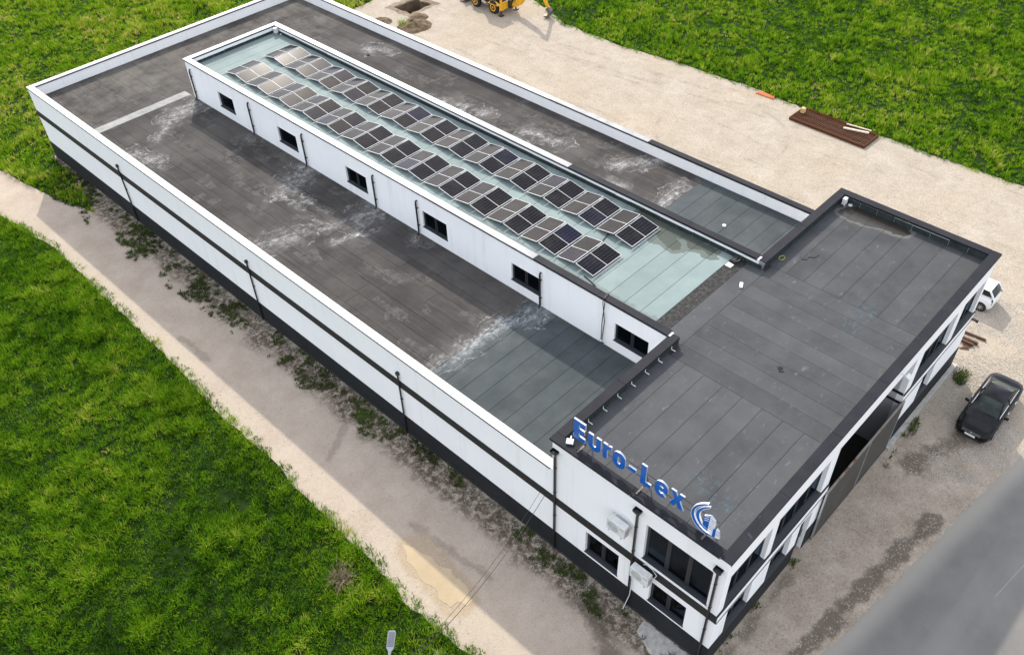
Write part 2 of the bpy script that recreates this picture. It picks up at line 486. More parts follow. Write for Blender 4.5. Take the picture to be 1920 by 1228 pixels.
# pebbles
c = t.mix(t.math('MULTIPLY', t.smooth(pebv, .75, .97), t.math('SUBTRACT', .40, t.math('MULTIPLY', side, .22))), c, (.68, .63, .57))
c = t.mix(t.math('MULTIPLY', t.smooth(pebv, .16, .02), t.math('SUBTRACT', .40, t.math('MULTIPLY', side, .25))), c, (.20, .17, .14))
c = t.mix(t.math('MULTIPLY', t.smooth(fine, .54, .68), t.math('SUBTRACT', .45, t.math('MULTIPLY', side, .28))), c, (.19, .16, .125))
c = t.mix(t.math('MULTIPLY', t.smooth(t.noise(2.2, 6, .8), .56, .70), .40), c, (.25, .21, .17))
t.bump(t.math('ADD', t.math('MULTIPLY', pebv, .4), t.math('ADD', fine, t.math('MULTIPLY', mid, 3))), .55, .03)
M['gravel_yard'] = t.done(c, .95, 0, .1, gain=(.70, .685, .68))

t = NT('asphalt')
x, y, z = t.xyz()
n = t.noise(.5, 5, .6); f = t.noise(40, 3, .7)
c = t.ramp(n, [(.3, (.150, .146, .138)), (.7, (.190, .183, .171))])
lane = t.smooth(t.noise(.35, 4, .5, t.scaled(.16, 1.6)), .5, .7)
c = t.mix(t.math('MULTIPLY', lane, .5), c, (.22, .215, .205))
edge = t.smooth(t.math('ADD', y, t.math('MULTIPLY', t.math('ADD', x, -3.7), .12)), -4.6, -3.6)
c = t.mix(t.math('MULTIPLY', edge, .7), c, (.34, .315, .275))
c = t.mix(t.math('MULTIPLY', t.smooth(f, .55, .75), .25), c, (.26, .25, .24))
dirtp = t.smooth(t.noise(1.1, 6, .7), .52, .72)
c = t.mix(t.math('MULTIPLY', dirtp, .14), c, (.27, .255, .23))
c = t.mix(t.math('MULTIPLY', t.smooth(t.noise(14, 4, .8), .58, .72), .35), c, (.07, .07, .07))
cr = t.smooth(t.math('ADD', t.seg((11.4, -7.6), (14.2, -7.95)), t.math('MULTIPLY', t.noise(3, 3), .03)), .045, .02)
c = t.mix(t.math('MULTIPLY', cr, .35), c, (.42, .41, .39))
t.bump(f, .4, .008)
M['asphalt'] = t.done(c, .9, 0, .12)
t = NT('field_soil')
c = t.ramp(t.noise(1.4, 6, .7), [(.3, (.006, .016, .003)), (.7, (.022, .048, .006))])
t.bump(t.noise(8, 5, .8), .8, .1)
M['field_soil'] = t.done(c, .95, 0, .1)

t = NT('grass_blade')
at = t.n('ShaderNodeAttribute', attribute_name='tint').outputs['Fac']
pn = t.noise(.22, 4, .6)
k = t.math('ADD', at, t.math('MULTIPLY', t.math('SUBTRACT', pn, .5), .40))
c = t.ramp(k, [(0, (.008, .026, .004)), (.25, (.038, .105, .008)), (.5, (.112, .245, .011)), (.75, (.225, .355, .017)), (.93, (.38, .40, .06)), (1, (.48, .42, .17))])
d1 = t.n('ShaderNodeBsdfDiffuse'); t.put(d1.inputs[0], c)
d2 = t.n('ShaderNodeBsdfTranslucent'); t.put(d2.inputs[0], t.mix(1, c, (1.15, 1.2, .7), 'MULTIPLY'))
mx = t.n('ShaderNodeMixShader'); mx.inputs[0].default_value = .42
t.put(mx.inputs[1], d1.outputs[0]); t.put(mx.inputs[2], d2.outputs[0])
t.put(t.out.inputs['Surface'], mx.outputs[0])
M['grass_blade'] = t.m
t = NT('weed_leaf')
at = t.n('ShaderNodeAttribute', attribute_name='tint').outputs['Fac']
c = t.ramp(at, [(0, (.030, .034, .014)), (.35, (.045, .065, .014)), (.7, (.075, .13, .016)), (1, (.12, .17, .03))])
M['weed_leaf'] = t.done(c, .9, 0, .1)
t = NT('dry_twig')
M['dry_twig'] = t.done(t.ramp(t.noise(6, 3), [(.3, (.13, .095, .065)), (.7, (.30, .23, .16))]), .9, 0, .1)
t = NT('pale_shrub')
M['pale_shrub'] = t.done(t.ramp(t.noise(5, 4), [(.3, (.13, .15, .05)), (.7, (.36, .38, .20))]), .9, 0, .1)

t = NT('muddy_water')
c = t.ramp(t.noise(.9, 4, .6), [(.3, (.36, .275, .17)), (.7, (.43, .335, .215))])
M['muddy_water'] = t.done(c, .06, 0, .3)
t = NT('earth')
c = t.ramp(t.noise(2.2, 6, .75), [(.3, (.065, .042, .024)), (.7, (.23, .17, .115))])
t.bump(t.noise(9, 5, .8), .8, .08)
M['earth'] = t.done(c, .95, 0, .1)
t = NT('pit_earth')
c = t.mix(t.smooth(t.xyz()[2], -.10, .03), t.ramp(t.noise(2, 6, .7), [(.3, (.06, .042, .028)), (.7, (.15, .11, .075))]), t.ramp(t.noise(.9, 6, .7), [(.3, (.13, .095, .06)), (.7, (.30, .25, .19))]))
t.bump(t.noise(9, 5, .8), .8, .06)
M['pit_earth'] = t.done(c, .95, 0, .1)
t = NT('rust')
c = t.ramp(t.noise(7, 5, .7), [(.3, (.055, .020, .010)), (.7, (.13, .052, .024))])
M['rust'] = t.done(c, .9, 0, .1)
t = NT('gate_panel')
c = t.ramp(t.noise(.8, 5, .6), [(.3, (.045, .045, .043)), (.7, (.070, .069, .064))])
c = t.mix(t.math('MULTIPLY', t.smooth(t.noise(1, 5, .7, t.scaled(3, 3, .3)), .5, .8), .3), c, (.12, .11, .10))
M['gate_panel'] = t.done(c, .5, .2, .4)
t = NT('gate_rail')
n = t.noise(1.6, 6, .75)
c = t.mix(t.smooth(n, .52, .62), (.30, .28, .25), (.20, .085, .035))
M['gate_rail'] = t.done(c, .8, .2, .3)
t = NT('stone')
c = t.mix(t.noise(30, 2), (.36, .33, .30), (.72, .69, .65))
M['stone'] = t.done(c, .9, 0, .2)

# ------------------------------------------------------------------ mesh helper
class MB:
    def __init__(s):
        s.v = []; s.f = []; s.k = []
    def add(s, vs, fs, k=0):
        o = len(s.v)
        s.v += [tuple(v) for v in vs]
        s.f += [tuple(i + o for i in f) for f in fs]
        s.k += [k] * len(fs)
        return s
    def box(s, x0, x1, y0, y1, z0, z1, k=0):
        return s.add([(x0, y0, z0), (x1, y0, z0), (x1, y1, z0), (x0, y1, z0), (x0, y0, z1), (x1, y0, z1), (x1, y1, z1), (x0, y1, z1)],
                     [(0, 3, 2, 1), (4, 5, 6, 7), (0, 1, 5, 4), (1, 2, 6, 5), (2, 3, 7, 6), (3, 0, 4, 7)], k)
    def obox(s, c, sx, sy, sz, mat, k=0):
        pts = [Vector((a * sx / 2, b * sy / 2, d * sz / 2)) for d in (-1, 1) for a, b in ((-1, -1), (1, -1), (1, 1), (-1, 1))]
        pts = [mat @ p + Vector(c) for p in pts]
        return s.add(pts, [(0, 3, 2, 1), (4, 5, 6, 7), (0, 1, 5, 4), (1, 2, 6, 5), (2, 3, 7, 6), (3, 0, 4, 7)], k)
    def bar(s, a, b, w, h, k=0, up=(0, 0, 1)):
        a = Vector(a); b = Vector(b); d = (b - a); L = d.length; d.normalize()
        upv = Vector(up)
        if abs(d.dot(upv)) > .98:
            upv = Vector((1, 0, 0))
        sx = d.cross(upv).normalized(); sz = sx.cross(d)
        m = Matrix((sx, d, sz)).transposed()
        return s.obox((a + b) / 2, w, L, h, m, k)
    def tube(s, path, r, n=8, k=0, caps=True):
        path = [Vector(p) for p in path]
        rs = r if isinstance(r, (list, tuple)) else [r] * len(path)
        rings = []
        ref = Vector((.31, .17, .93))
        for i, p in enumerate(path):
            d = (path[min(i + 1, len(path) - 1)] - path[max(i - 1, 0)]).normalized()
            a = d.cross(ref).normalized(); b = d.cross(a)
            rings.append([p + rs[i] * (math.cos(2 * math.pi * j / n) * a + math.sin(2 * math.pi * j / n) * b) for j in range(n)])
        vs = [v for rg in rings for v in rg]
        fs = [(i * n + j, i * n + (j + 1) % n, (i + 1) * n + (j + 1) % n, (i + 1) * n + j) for i in range(len(path) - 1) for j in range(n)]
        if caps:
            fs += [tuple(range(n - 1, -1, -1)), tuple(range((len(path) - 1) * n, len(path) * n))]
        return s.add(vs, fs, k)
    def disc(s, c, axis, prof, n=20, k=0):
        """lathe: prof = [(offset along axis, radius)]"""
        c = Vector(c); ax = Vector(axis).normalized()
        a = ax.cross(Vector((.2, .3, .93))).normalized(); b = ax.cross(a)
        vs = []
        for h, r in prof:
            vs += [c + ax * h + r * (math.cos(2 * math.pi * j / n) * a + math.sin(2 * math.pi * j / n) * b) for j in range(n)]
        m = len(prof)
        fs = [(i * n + j, i * n + (j + 1) % n, (i + 1) * n + (j + 1) % n, (i + 1) * n + j) for i in range(m - 1) for j in range(n)]
        fs += [tuple(range(n - 1, -1, -1)), tuple(range((m - 1) * n, m * n))]
        return s.add(vs, fs, k)
    def prism(s, poly, fn, d0, d1, k=0, kside=None):
        n = len(poly)
        vs = [fn(u, t, d0) for u, t in poly] + [fn(u, t, d1) for u, t in poly]
        s.add(vs, [tuple(range(n)), tuple(range(2 * n - 1, n - 1, -1))], k)
        o = len(s.v) - 2 * n
        s.f += [(o + i, o + (i + 1) % n, o + n + (i + 1) % n, o + n + i) for i in range(n)]
        s.k += [k if kside is None else kside] * n
        return s
    def ribbon(s, path, w, fn, d0, d1, closed=False, k=0, kside=None):
        n = len(path)
        P = [Vector(p).to_2d() if len(p) > 2 else Vector(p) for p in path]
        L = []; R = []
        for i in range(n):
            pa = P[(i - 1) % n] if (closed or i > 0) else None
            pb = P[(i + 1) % n] if (closed or i < n - 1) else None
            d1_ = (P[i] - pa).normalized() if pa is not None else (pb - P[i]).normalized()
            d2_ = (pb - P[i]).normalized() if pb is not None else d1_
            n1 = Vector((-d1_.y, d1_.x)); n2 = Vector((-d2_.y, d2_.x))
            mm = (n1 + n2)
            mm = mm.normalized() if mm.length > 1e-4 else n1
            q = w / 2 / max(.5, mm.dot(n1))
            L.append(P[i] + mm * q); R.append(P[i] - mm * q)
        vs = [fn(p.x, p.y, d0) for p in L] + [fn(p.x, p.y, d0) for p in R] + [fn(p.x, p.y, d1) for p in L] + [fn(p.x, p.y, d1) for p in R]
        ks = k if kside is None else kside
        o = len(s.v); s.v += [tuple(v) for v in vs]
        for i in range(n if closed else n - 1):
            j = (i + 1) % n
            s.f += [(o + i, o + j, o + n + j, o + n + i), (o + 2 * n + i, o + 3 * n + i, o + 3 * n + j, o + 2 * n + j),
                    (o + i, o + 2 * n + i, o + 2 * n + j, o + j), (o + n + i, o + n + j, o + 3 * n + j, o + 3 * n + i)]
            s.k += [k, k, ks, ks]
        if not closed:
            for i in (0, n - 1):
                s.f.append((o + i, o + n + i, o + 3 * n + i, o + 2 * n + i)); s.k.append(ks)
        return s
    def patch(s, p00, p10, p11, p01, nu, nv, bulge=(0, 0, 0), k=0):
        p00, p10, p11, p01, bulge = map(Vector, (p00, p10, p11, p01, bulge))
        vs = []
        for j in range(nv + 1):
            for i in range(nu + 1):
                u = i / nu; v = j / nv
                p = (p00 * (1 - u) + p10 * u) * (1 - v) + (p01 * (1 - u) + p11 * u) * v
                vs.append(p + bulge * (math.sin(math.pi * u) ** .8 if 0 < u < 1 else 0) * (math.sin(math.pi * v) ** .8 if 0 < v < 1 else 0))
        fs = [(j * (nu + 1) + i, j * (nu + 1) + i + 1, (j + 1) * (nu + 1) + i + 1, (j + 1) * (nu + 1) + i) for j in range(nv) for i in range(nu)]
        return s.add(vs, fs, k)
    def build(s, name, mats, parent=None, smooth=False, loc=None):
        me = bpy.data.meshes.new(name)
        me.from_pydata(s.v, [], s.f)
        if not isinstance(mats, (list, tuple)):
            mats = [mats]
        for m in mats:
            me.materials.append(M[m])
        me.polygons.foreach_set('material_index', s.k)
        if smooth:
            me.polygons.foreach_set('use_smooth', [True] * len(me.polygons))
        bm = bmesh.new(); bm.from_mesh(me)
        bmesh.ops.recalc_face_normals(bm, faces=bm.faces)
        bm.to_mesh(me); bm.free()
        if smooth:
            try:
                me.set_sharp_from_angle(angle=math.radians(40))
            except Exception:
                pass
        ob = bpy.data.objects.new(name, me)
        COL.objects.link(ob)
        if parent is not None:
            ob.parent = parent
        if loc is not None:
            ob.location = loc
        return ob

def tag(o, label, cat, group=None):
    o['label'] = label; o['category'] = cat
    if group:
        o['group'] = group
    return o
def empty(name, loc=(0, 0, 0), rz=0):
    o = bpy.data.objects.new(name, None)
    o.empty_display_size = .3
    COL.objects.link(o); o.location = loc; o.rotation_euler = (0, 0, rz)
    return o
def structure(o):
    o['kind'] = 'structure'; return o
def stuff(o):
    o['kind'] = 'stuff'; return o
def copy_tree(o, parent=None):
    c = o.copy(); COL.objects.link(c); c.parent = parent
    for ch in o.children:
        copy_tree(ch, c)
    return c

# ------------------------------------------------------------------ dimensions (metres)
W, D1, L = 23.89, 8.61, 59.66          # facade width, front block depth, total length
CX0, CX1, CL = 8.08, 15.84, 50.51      # clerestory
H1, H2, HC = 7.90, 5.86, 7.97          # coping heights
RF, RH, RC = 7.40, 5.00, 7.40          # roof surfaces
HP, HB0, HB1 = 1.417, 3.545, 4.02      # plinth, belt

# ================================================================== SETTING
PIT = (33.6, 39.2, 56.4, 62.0)
m = MB()
E0 = 450
xs = [-E0, PIT[0], PIT[1], E0]; ys = [-E0, PIT[2], PIT[3], E0]
vid = [(x, y, 0) for y in ys for x in xs]
m.add(vid, [(j * 4 + i, j * 4 + i + 1, (j + 1) * 4 + i + 1, (j + 1) * 4 + i) for j in range(3) for i in range(3) if (i, j) != (1, 1)])
structure(m.build('ground', 'gravel_yard'))

def vnoise(x, y, s, seed):
    """value noise in numpy"""
    r = np.random.default_rng(seed).random((64, 64))
    u = np.asarray(x) / s; v = np.asarray(y) / s
    i = np.floor(u).astype(int); j = np.floor(v).astype(int)
    a = u - i; b = v - j
    a = a * a * (3 - 2 * a); b = b * b * (3 - 2 * b)
    g = lambda p, q: r[p % 64, q % 64]
    return (g(i, j) * (1 - a) + g(i + 1, j) * a) * (1 - b) + (g(i, j + 1) * (1 - a) + g(i + 1, j + 1) * a) * b

# excavated pit with raw earth, cut into the yard
m = MB()
nx_, ny_ = 56, 56
gx, gy = np.meshgrid(np.linspace(PIT[0], PIT[1], nx_ + 1), np.linspace(PIT[2], PIT[3], ny_ + 1))
du = np.maximum(np.abs(gx - 36.3) - 1.25, np.abs(gy - 59.3) - 1.0) + .35 * (vnoise(gx, gy, .5, 3) - .5)
gz = -1.5 * np.clip((.12 - du) / .3, 0, 1)
rim = np.clip(1 - np.abs(du - .5) / .6, 0, 1) * .16 * vnoise(gx, gy, .35, 5)
edge = np.minimum.reduce([gx - PIT[0], PIT[1] - gx, gy - PIT[2], PIT[3] - gy])
gz = (gz + rim) * np.clip(edge / .4, 0, 1)
m.add(list(zip(gx.ravel(), gy.ravel(), gz.ravel())), [(j * (nx_ + 1) + i, j * (nx_ + 1) + i + 1, (j + 1) * (nx_ + 1) + i + 1, (j + 1) * (nx_ + 1) + i) for j in range(ny_) for i in range(nx_)])
fi = du[:-1, :-1].ravel() + .25 * vnoise(gx[:-1, :-1], gy[:-1, :-1], .8, 9).ravel()
m.k = [0 if v < .95 else 1 for v in fi]
structure(m.build('pit', ['pit_earth', 'gravel_yard'], smooth=True))

def sheet(name, poly, z, mat):
    m = MB(); m.add([(x, y, z) for x, y in poly], [tuple(range(len(poly)))])
    return structure(m.build(name, mat))
def wob(pts, amp, step=.6, seed=1):
    """subdivide a polyline and roughen it"""
    r = random.Random(seed); out = []
    for (a, b), (c, d) in zip(pts, pts[1:]):
        n = max(1, int(math.hypot(c - a, d - b) / step))
        for i in range(n):
            t_ = i / n
            out.append((a + (c - a) * t_ + r.uniform(-amp, amp), b + (d - b) * t_ + r.uniform(-amp, amp)))
    out.append(pts[-1]); return out
# asphalt road with ragged near edge, dusty far verge
edge_a = wob([(-60, 6.5), (-20, .6), (-6, -1.9), (3.7, -3.4), (8.9, -4.1), (14.5, -4.7), (20.5, -5.4), (30, -6.6), (90, -14.5)], .07, .35, 4)
edge_b = wob([(90, -27), (30, -19), (-6, -14.5), (-60, -6.5)], .10, .8, 5)
sheet('road', edge_a + edge_b, .008, 'asphalt')

FIELD_W = [(-6.4, 2), (-6.45, 7.6), (-6.6, 9.5), (-6.7, 11.5), (-6.35, 14.1), (-6.3, 18.2), (-6.05, 23.1), (-6.1, 28.1), (-5.7, 34.5), (-5.6, 41.2), (-5.5, 48.8), (-6.3, 55.2), (-7.6, 64), (-12, 90)]
FIELD_E = [(44.9, -4), (44.07, 3.7), (43.9, 7.4), (43.8, 11.4), (43.84, 14.8), (43.5, 19.5), (43.9, 25.1), (43.6, 32.4), (42.8, 38.8), (43.0, 45.4), (44.2, 48.5), (46.5, 56), (48, 64), (47, 75)]
FIELD_N = [(-3.9, 62), (-3.2, 57.5), (-2.7, 54.5), (-1.6, 50.5), (-1.2, 52.5), (-.35, 56.5), (-.3, 60.1), (24.1, 60.1), (28.5, 64.5), (32, 63.3), (35.2, 63.4), (36.5, 66), (39, 80)]
sheet('field', wob(FIELD_W, .1, .5, 6) + [(-12, 240), (-240, 240), (-240, 2)], .004, 'field_soil')
sheet('field', wob(FIELD_E, .1, .5, 7) + [(47, 240), (240, 240), (240, -4)], .004, 'field_soil')
sheet('field', wob(FIELD_N, .08, .5, 8) + [(39, 240), (-9.5, 240), (-9, 85)], .004, 'field_soil')

def in_poly(x, y, poly):
    inside = np.zeros(len(x), bool); n = len(poly); j = n - 1
    for i in range(n):
        xi, yi = poly[i]; xj, yj = poly[j]
        c = ((yi > y) != (yj > y)) & (x < (xj - xi) * (y - yi) / ((yj - yi) or 1e-9) + xi)
        inside ^= c; j = i
    return inside

_vR, _vU, _vF = (np.array(v) for v in (_R, _U, _f))
def in_view(x, y, pad=.12):
    d = np.stack([x - CAM.x, y - CAM.y, np.zeros_like(x) - CAM.z], 1)
    z = d @ _vF
    u = d @ _vR / z / (960 / 1660.8); v = d @ _vU / z / (614 / 1660.8)
    return (z > 0) & (np.abs(u) < 1 + pad) & (np.abs(v) < 1 + pad)

def grass(name, x, y, h, tint, nb, spread, wid, mat='grass_blade', lean=.55):
    """clumps at x, y; nb blades each; every blade is a bent three-triangle leaf"""
    n = len(x)
    X = np.repeat(x, nb); Y = np.repeat(y, nb); Hh = np.repeat(h, nb); T = np.repeat(tint, nb)
    k = len(X)
    az = rng.random(k) * 2 * np.pi
    rr = spread * np.sqrt(rng.random(k))
    X = X + rr * np.cos(az); Y = Y + rr * np.sin(az)
    az = az + rng.normal(0, .8, k)
    ln = Hh * (.55 + .75 * rng.random(k))
    le = lean * (.4 + 1.1 * rng.random(k))
    w = wid * (.6 + .8 * rng.random(k))
    dx, dy = np.cos(az), np.sin(az)
    px, py = -dy * w / 2, dx * w / 2
    v = np.empty((k, 5, 3))
    z0 = np.zeros(k)
    v[:, 0] = np.stack([X - px, Y - py, z0], 1); v[:, 1] = np.stack([X + px, Y + py, z0], 1)
    mx_, my_ = X + dx * ln * le * .35, Y + dy * ln * le * .35
    v[:, 2] = np.stack([mx_ - px * .9, my_ - py * .9, ln * .6], 1); v[:, 3] = np.stack([mx_ + px * .9, my_ + py * .9, ln * .6], 1)
    v[:, 4] = np.stack([X + dx * ln * le, Y + dy * ln * le, ln * (1 - .25 * le)], 1)
    tri = np.array([0, 1, 2, 1, 3, 2, 2, 3, 4])
    idx = (np.arange(k)[:, None] * 5 + tri[None]).ravel()
    me = bpy.data.meshes.new(name)
    me.vertices.add(k * 5); me.vertices.foreach_set('co', v.ravel())
    me.loops.add(len(idx)); me.loops.foreach_set('vertex_index', idx.astype(np.int32))
    me.polygons.add(k * 3)
    me.polygons.foreach_set('loop_start', np.arange(0, k * 9, 3, dtype=np.int32))
    me.polygons.foreach_set('loop_total', np.full(k * 3, 3, np.int32))
    at_ = me.attributes.new('tint', 'FLOAT', 'POINT')
    tt = np.repeat(T + rng.normal(0, .09, k), 5)
    at_.data.foreach_set('value', np.clip(tt, 0, 1).astype(np.float32))
    me.materials.append(M[mat])
    me.update(); me.validate()
    ob = bpy.data.objects.new(name, me); COL.objects.link(ob)
    return stuff(ob)

def scatter(x0, x1, y0, y1, dens):
    n = int((x1 - x0) * (y1 - y0) * dens)
    return x0 + (x1 - x0) * rng.random(n), y0 + (y1 - y0) * rng.random(n)

def field_grass(name, poly, box_, dens, base_t, h0, nb, wid, pad, seed, label):
    x, y = scatter(*box_, dens)
    x = x + 0; y = y + 0
    k = in_poly(x, y, poly) & in_view(x, y, pad)
    x, y = x[k], y[k]
    hn = vnoise(x, y, 2.6, seed) * .45 + vnoise(x, y, 1.1, seed + 1) * .55 + vnoise(x, y, .45, seed + 6) * .35 - .08
    hn = np.clip(hn, 0, 1.3)
    tn = vnoise(x, y, 4.2, seed + 2) * .4 + vnoise(x, y, 1.1, seed + 3) * .35 + vnoise(x, y, .4, seed + 7) * .55 - .10
    h = h0 * (.30 + 1.45 * hn ** 2.0)
    tint = base_t + .58 * (tn - .55) + .25 * (hn - .6)
    tint = tint + rng.normal(0, .10, len(x))
    dk = rng.random(len(x)) < .09
    tint[dk] -= .30; h[dk] *= 1.35
    yel = vnoise(x, y, 1.6, seed + 4) > .83
    tint[yel] += .08; h[yel] *= 1.15
    o = grass(name, x, y, h, tint, nb, .14, wid)
    o['label'] = label; o['category'] = 'grass'
    return o
PW = FIELD_W + [(-12, 240), (-240, 240), (-240, 2)]
PE = FIELD_E + [(47, 240), (240, 240), (240, -4)]
PN = FIELD_N + [(39, 240), (-9.5, 240), (-9, 85)]
field_grass('grass', PW, (-34, -5.2, 2, 80), 30, .50, .34, 11, .026, .10, 11, 'deep green meadow grass left of the dirt road')
field_grass('grass', PE, (42.5, 95, -4, 75), 14, .58, .30, 11, .040, .10, 31, 'green meadow grass beyond the sunlit gravel yard')
field_grass('grass', PN, (-12, 42, 50, 105), 15, .70, .34, 11, .040, .08, 51, 'bright yellow green grass behind the building')

# weeds in the strip along the long wall and the front
x, y = scatter(-3.2, -.05, .2, 57.5, 75)
lim = -.95 - 1.6 * np.clip((y - 2) / 50, 0, 1) - .9 * (vnoise(x, y, 1.3, 71) - .5)
dn = vnoise(x, y, 1.7, 72) * .45 + vnoise(x, y, .55, 73) * .35 + vnoise(x, y, .2, 76) * .25
k = (x > lim) & (dn > .585 - .10 * np.clip((y - 42) / 14, 0, 1) - .06 * np.clip((9 - y) / 8, 0, 1))
big_ = vnoise(x, y, .9, 77)
hh = .05 + .09 * rng.random(len(x)) + .14 * np.clip(big_ - .6, 0, 1) * 2
o = grass('weeds', x[k], y[k], hh[k], np.clip(.0 + .40 * vnoise(x[k], y[k], 1.4, 75) + .5 * np.clip(big_[k] - .62, 0, 1), 0, 1), 7, .07, .030, 'weed_leaf', lean=1.1)
o['label'] = 'low dark weeds in the earth along the long wall'; o['category'] = 'weeds'
x, y = scatter(14.5, 24.2, -1.3, -.3, 40)
k = ((np.hypot((x - 23.4) / .8, (y + .85) / .45) < .5 + .6 * vnoise(x, y, .4, 70)) | ((vnoise(x, y, .6, 78) + .4 * vnoise(x, y, .2, 69) > .98) & (y > -.75)))
x2, y2 = scatter(.2, 8, -.30, -.06, 30)
k2 = vnoise(x2, y2, .7, 79) > .55
o = grass('weeds', np.r_[x[k], x2[k2]], np.r_[y[k], y2[k2]], np.r_[np.full(k.sum(), .22), np.full(k2.sum(), .12)], np.full(k.sum() + k2.sum(), .4), 9, .10, .03, 'weed_leaf', lean=.9)
o['label'] = 'sparse weeds at the foot of the street facade'; o['category'] = 'weeds'
# rough weedy margins of the fields (dry and earthy)
def margin(poly, lo, hi, dens, seed):
    px, py = [], []
    for (a, b), (c, d) in zip(poly, poly[1:]):
        n = int(math.hypot(c - a, d - b) * dens)
        u = rng.random(n); off = lo + (hi - lo) * rng.random(n)
        nxv, nyv = (d - b), -(c - a); l_ = math.hypot(nxv, nyv)
        px.append(a + (c - a) * u + nxv / l_ * off); py.append(b + (d - b) * u + nyv / l_ * off)
    return np.concatenate(px), np.concatenate(py)
x, y = margin(FIELD_W, -.25, .45, 22, 1); x2, y2 = margin(FIELD_E, -.45, .35, 16, 2)
x = np.r_[x, x2]; y = np.r_[y, y2]; k = vnoise(x, y, 1.2, 81) > .35
o = grass('verge_weeds', x[k], y[k], .06 + .10 * rng.random(k.sum()), .35 + .6 * vnoise(x[k], y[k], 1.5, 82) ** 2, 6, .12, .03, lean=1.0)
o['label'] = 'short dry weeds along the field margins'; o['category'] = 'weeds'

# loose stones
def stones(name, x, y, size, mat, label):
    n = len(x)
    octa = np.array([(1, 0, 0), (0, 1, 0), (-1, 0, 0), (0, -1, 0), (0, 0, .8), (0, 0, -.4)])
    fc = np.array([(0, 1, 4), (1, 2, 4), (2, 3, 4), (3, 0, 4), (1, 0, 5), (2, 1, 5), (3, 2, 5), (0, 3, 5)])
    a = rng.random(n) * 6.28; ca, sa = np.cos(a), np.sin(a)
    sz = size * (.5 + rng.random((n, 1, 1)) ** 2 * 1.3) * (1 + .5 * (rng.random((n, 6, 1)) - .5))
    v = octa[None] * sz
    vx = v[..., 0] * ca[:, None] - v[..., 1] * sa[:, None] + x[:, None]
    vy = v[..., 0] * sa[:, None] + v[..., 1] * ca[:, None] + y[:, None]
    co = np.stack([vx, vy, v[..., 2] + .01], -1)
    idx = (np.arange(n)[:, None, None] * 6 + fc[None]).ravel()
    me = bpy.data.meshes.new(name)
    me.vertices.add(n * 6); me.vertices.foreach_set('co', co.ravel())
    me.loops.add(len(idx)); me.loops.foreach_set('vertex_index', idx.astype(np.int32))
    me.polygons.add(n * 8)
    me.polygons.foreach_set('loop_start', np.arange(0, n * 24, 3, dtype=np.int32)); me.polygons.foreach_set('loop_total', np.full(n * 8, 3, np.int32))
    me.materials.append(M[mat]); me.update(); me.validate()
    ob = bpy.data.objects.new(name, me); COL.objects.link(ob)
    ob['label'] = label; ob['category'] = 'gravel'
    return stuff(ob)
x, y = scatter(14.5, 32, -5.2, 3.5, 200)
dd = vnoise(x, y, 1.6, 91) * .6 + vnoise(x, y, .5, 92) * .4
arc = np.abs(np.hypot(x - 20.5, y + .2) - 4.6) < .8 + .5 * vnoise(x, y, .6, 93)
zone = (((x > 19.5) & (y > -4.6)) | (arc & (y < -1.6) & (x < 20.5))) & ~((y > -.2) & (x < 24.2)) & (y > -4.4 - .13 * (x - 13))
k = zone & (dd > .45)
stones('loose_gravel', x[k], y[k], .024, 'stone', 'pale crushed stone scattered around the black car')
x, y = scatter(-6.2, -.1, 1, 57, 22)
x2, y2 = scatter(24, 44, 2, 50, 5); x3, y3 = scatter(0, 15, -4, -.2, 5)
x4, y4 = scatter(-.55, -.08, 1, 57, 60)
k = vnoise(x, y, 1, 95) > .45; k4 = vnoise(x4, y4, 2, 96) > .35
stones('loose_gravel', np.r_[x[k], x2, x3, x4[k4]], np.r_[y[k], y2, y3, y4[k4]], .017, 'stone', 'scattered stones on the dirt road and yard')

# puddle of muddy water on the side road
pud = [(-4.78, 13.85), (-4.45, 13.35), (-4.48, 12.8), (-4.25, 12.4), (-4.32, 11.7), (-4.12, 11.2), (-4.28, 10.7), (-4.15, 10.1), (-4.45, 9.7), (-4.5, 9.3), (-4.9, 9.35), (-5.1, 9.75), (-5.45, 9.8), (-5.5, 10.5), (-5.25, 11.0), (-5.42, 11.7), (-5.2, 12.4), (-5.2, 13.0), (-4.95, 13.3)]
sheet('puddle', wob(pud + pud[:1], .06, .2, 12)[:-1], .012, 'muddy_water')
sheet('concrete_slab', wob([(-.08, .5), (-.08, 3.1), (-.75, 3.0), (-1.15, 2.0), (-1.1, .7), (-.6, .3), (-.08, .5)], .03, .3, 13)[:-1], .016, 'concrete')
m = MB(); m.box(15.9, 24.05, -.30, -.06, -.1, .12); structure(m.build('kerb', 'concrete'))

# heaps of dug earth
def heap(name, cx, cy, rx, ry, h, seed, label):
    m = MB(); n = 30
    g = np.linspace(-1, 1, n + 1); U, V = np.meshgrid(g, g)
    X = U * rx; Y = V * ry
    r_ = np.sqrt(U * U + V * V) * (1 + .35 * (vnoise(X + 50, Y + 50, .7, seed) - .5))
    Z = h * np.clip(1 - r_, 0, 1) ** .8 * (.6 + .8 * vnoise(X + 20, Y + 20, .28, seed + 1)) - .01
    m.add(list(zip(X.ravel(), Y.ravel(), Z.ravel())), [(j * (n + 1) + i, j * (n + 1) + i + 1, (j + 1) * (n + 1) + i + 1, (j + 1) * (n + 1) + i) for j in range(n) for i in range(n) if max(Z[j, i], Z[j, i + 1], Z[j + 1, i], Z[j + 1, i + 1]) > -.005])
    o = m.build(name, 'earth', loc=(cx, cy, 0))
    return tag(o, label, 'earth heap', 'heaps of dug earth behind the building')
heap('earth_heap', 33.4, 55.7, 1.7, 1.5, .62, 101, 'crumbly brown heap of dug earth nearest the parapet')
heap('earth_heap', 34.9, 56.9, 1.0, .9, .40, 103, 'small earth heap between the pit and the larger heap')
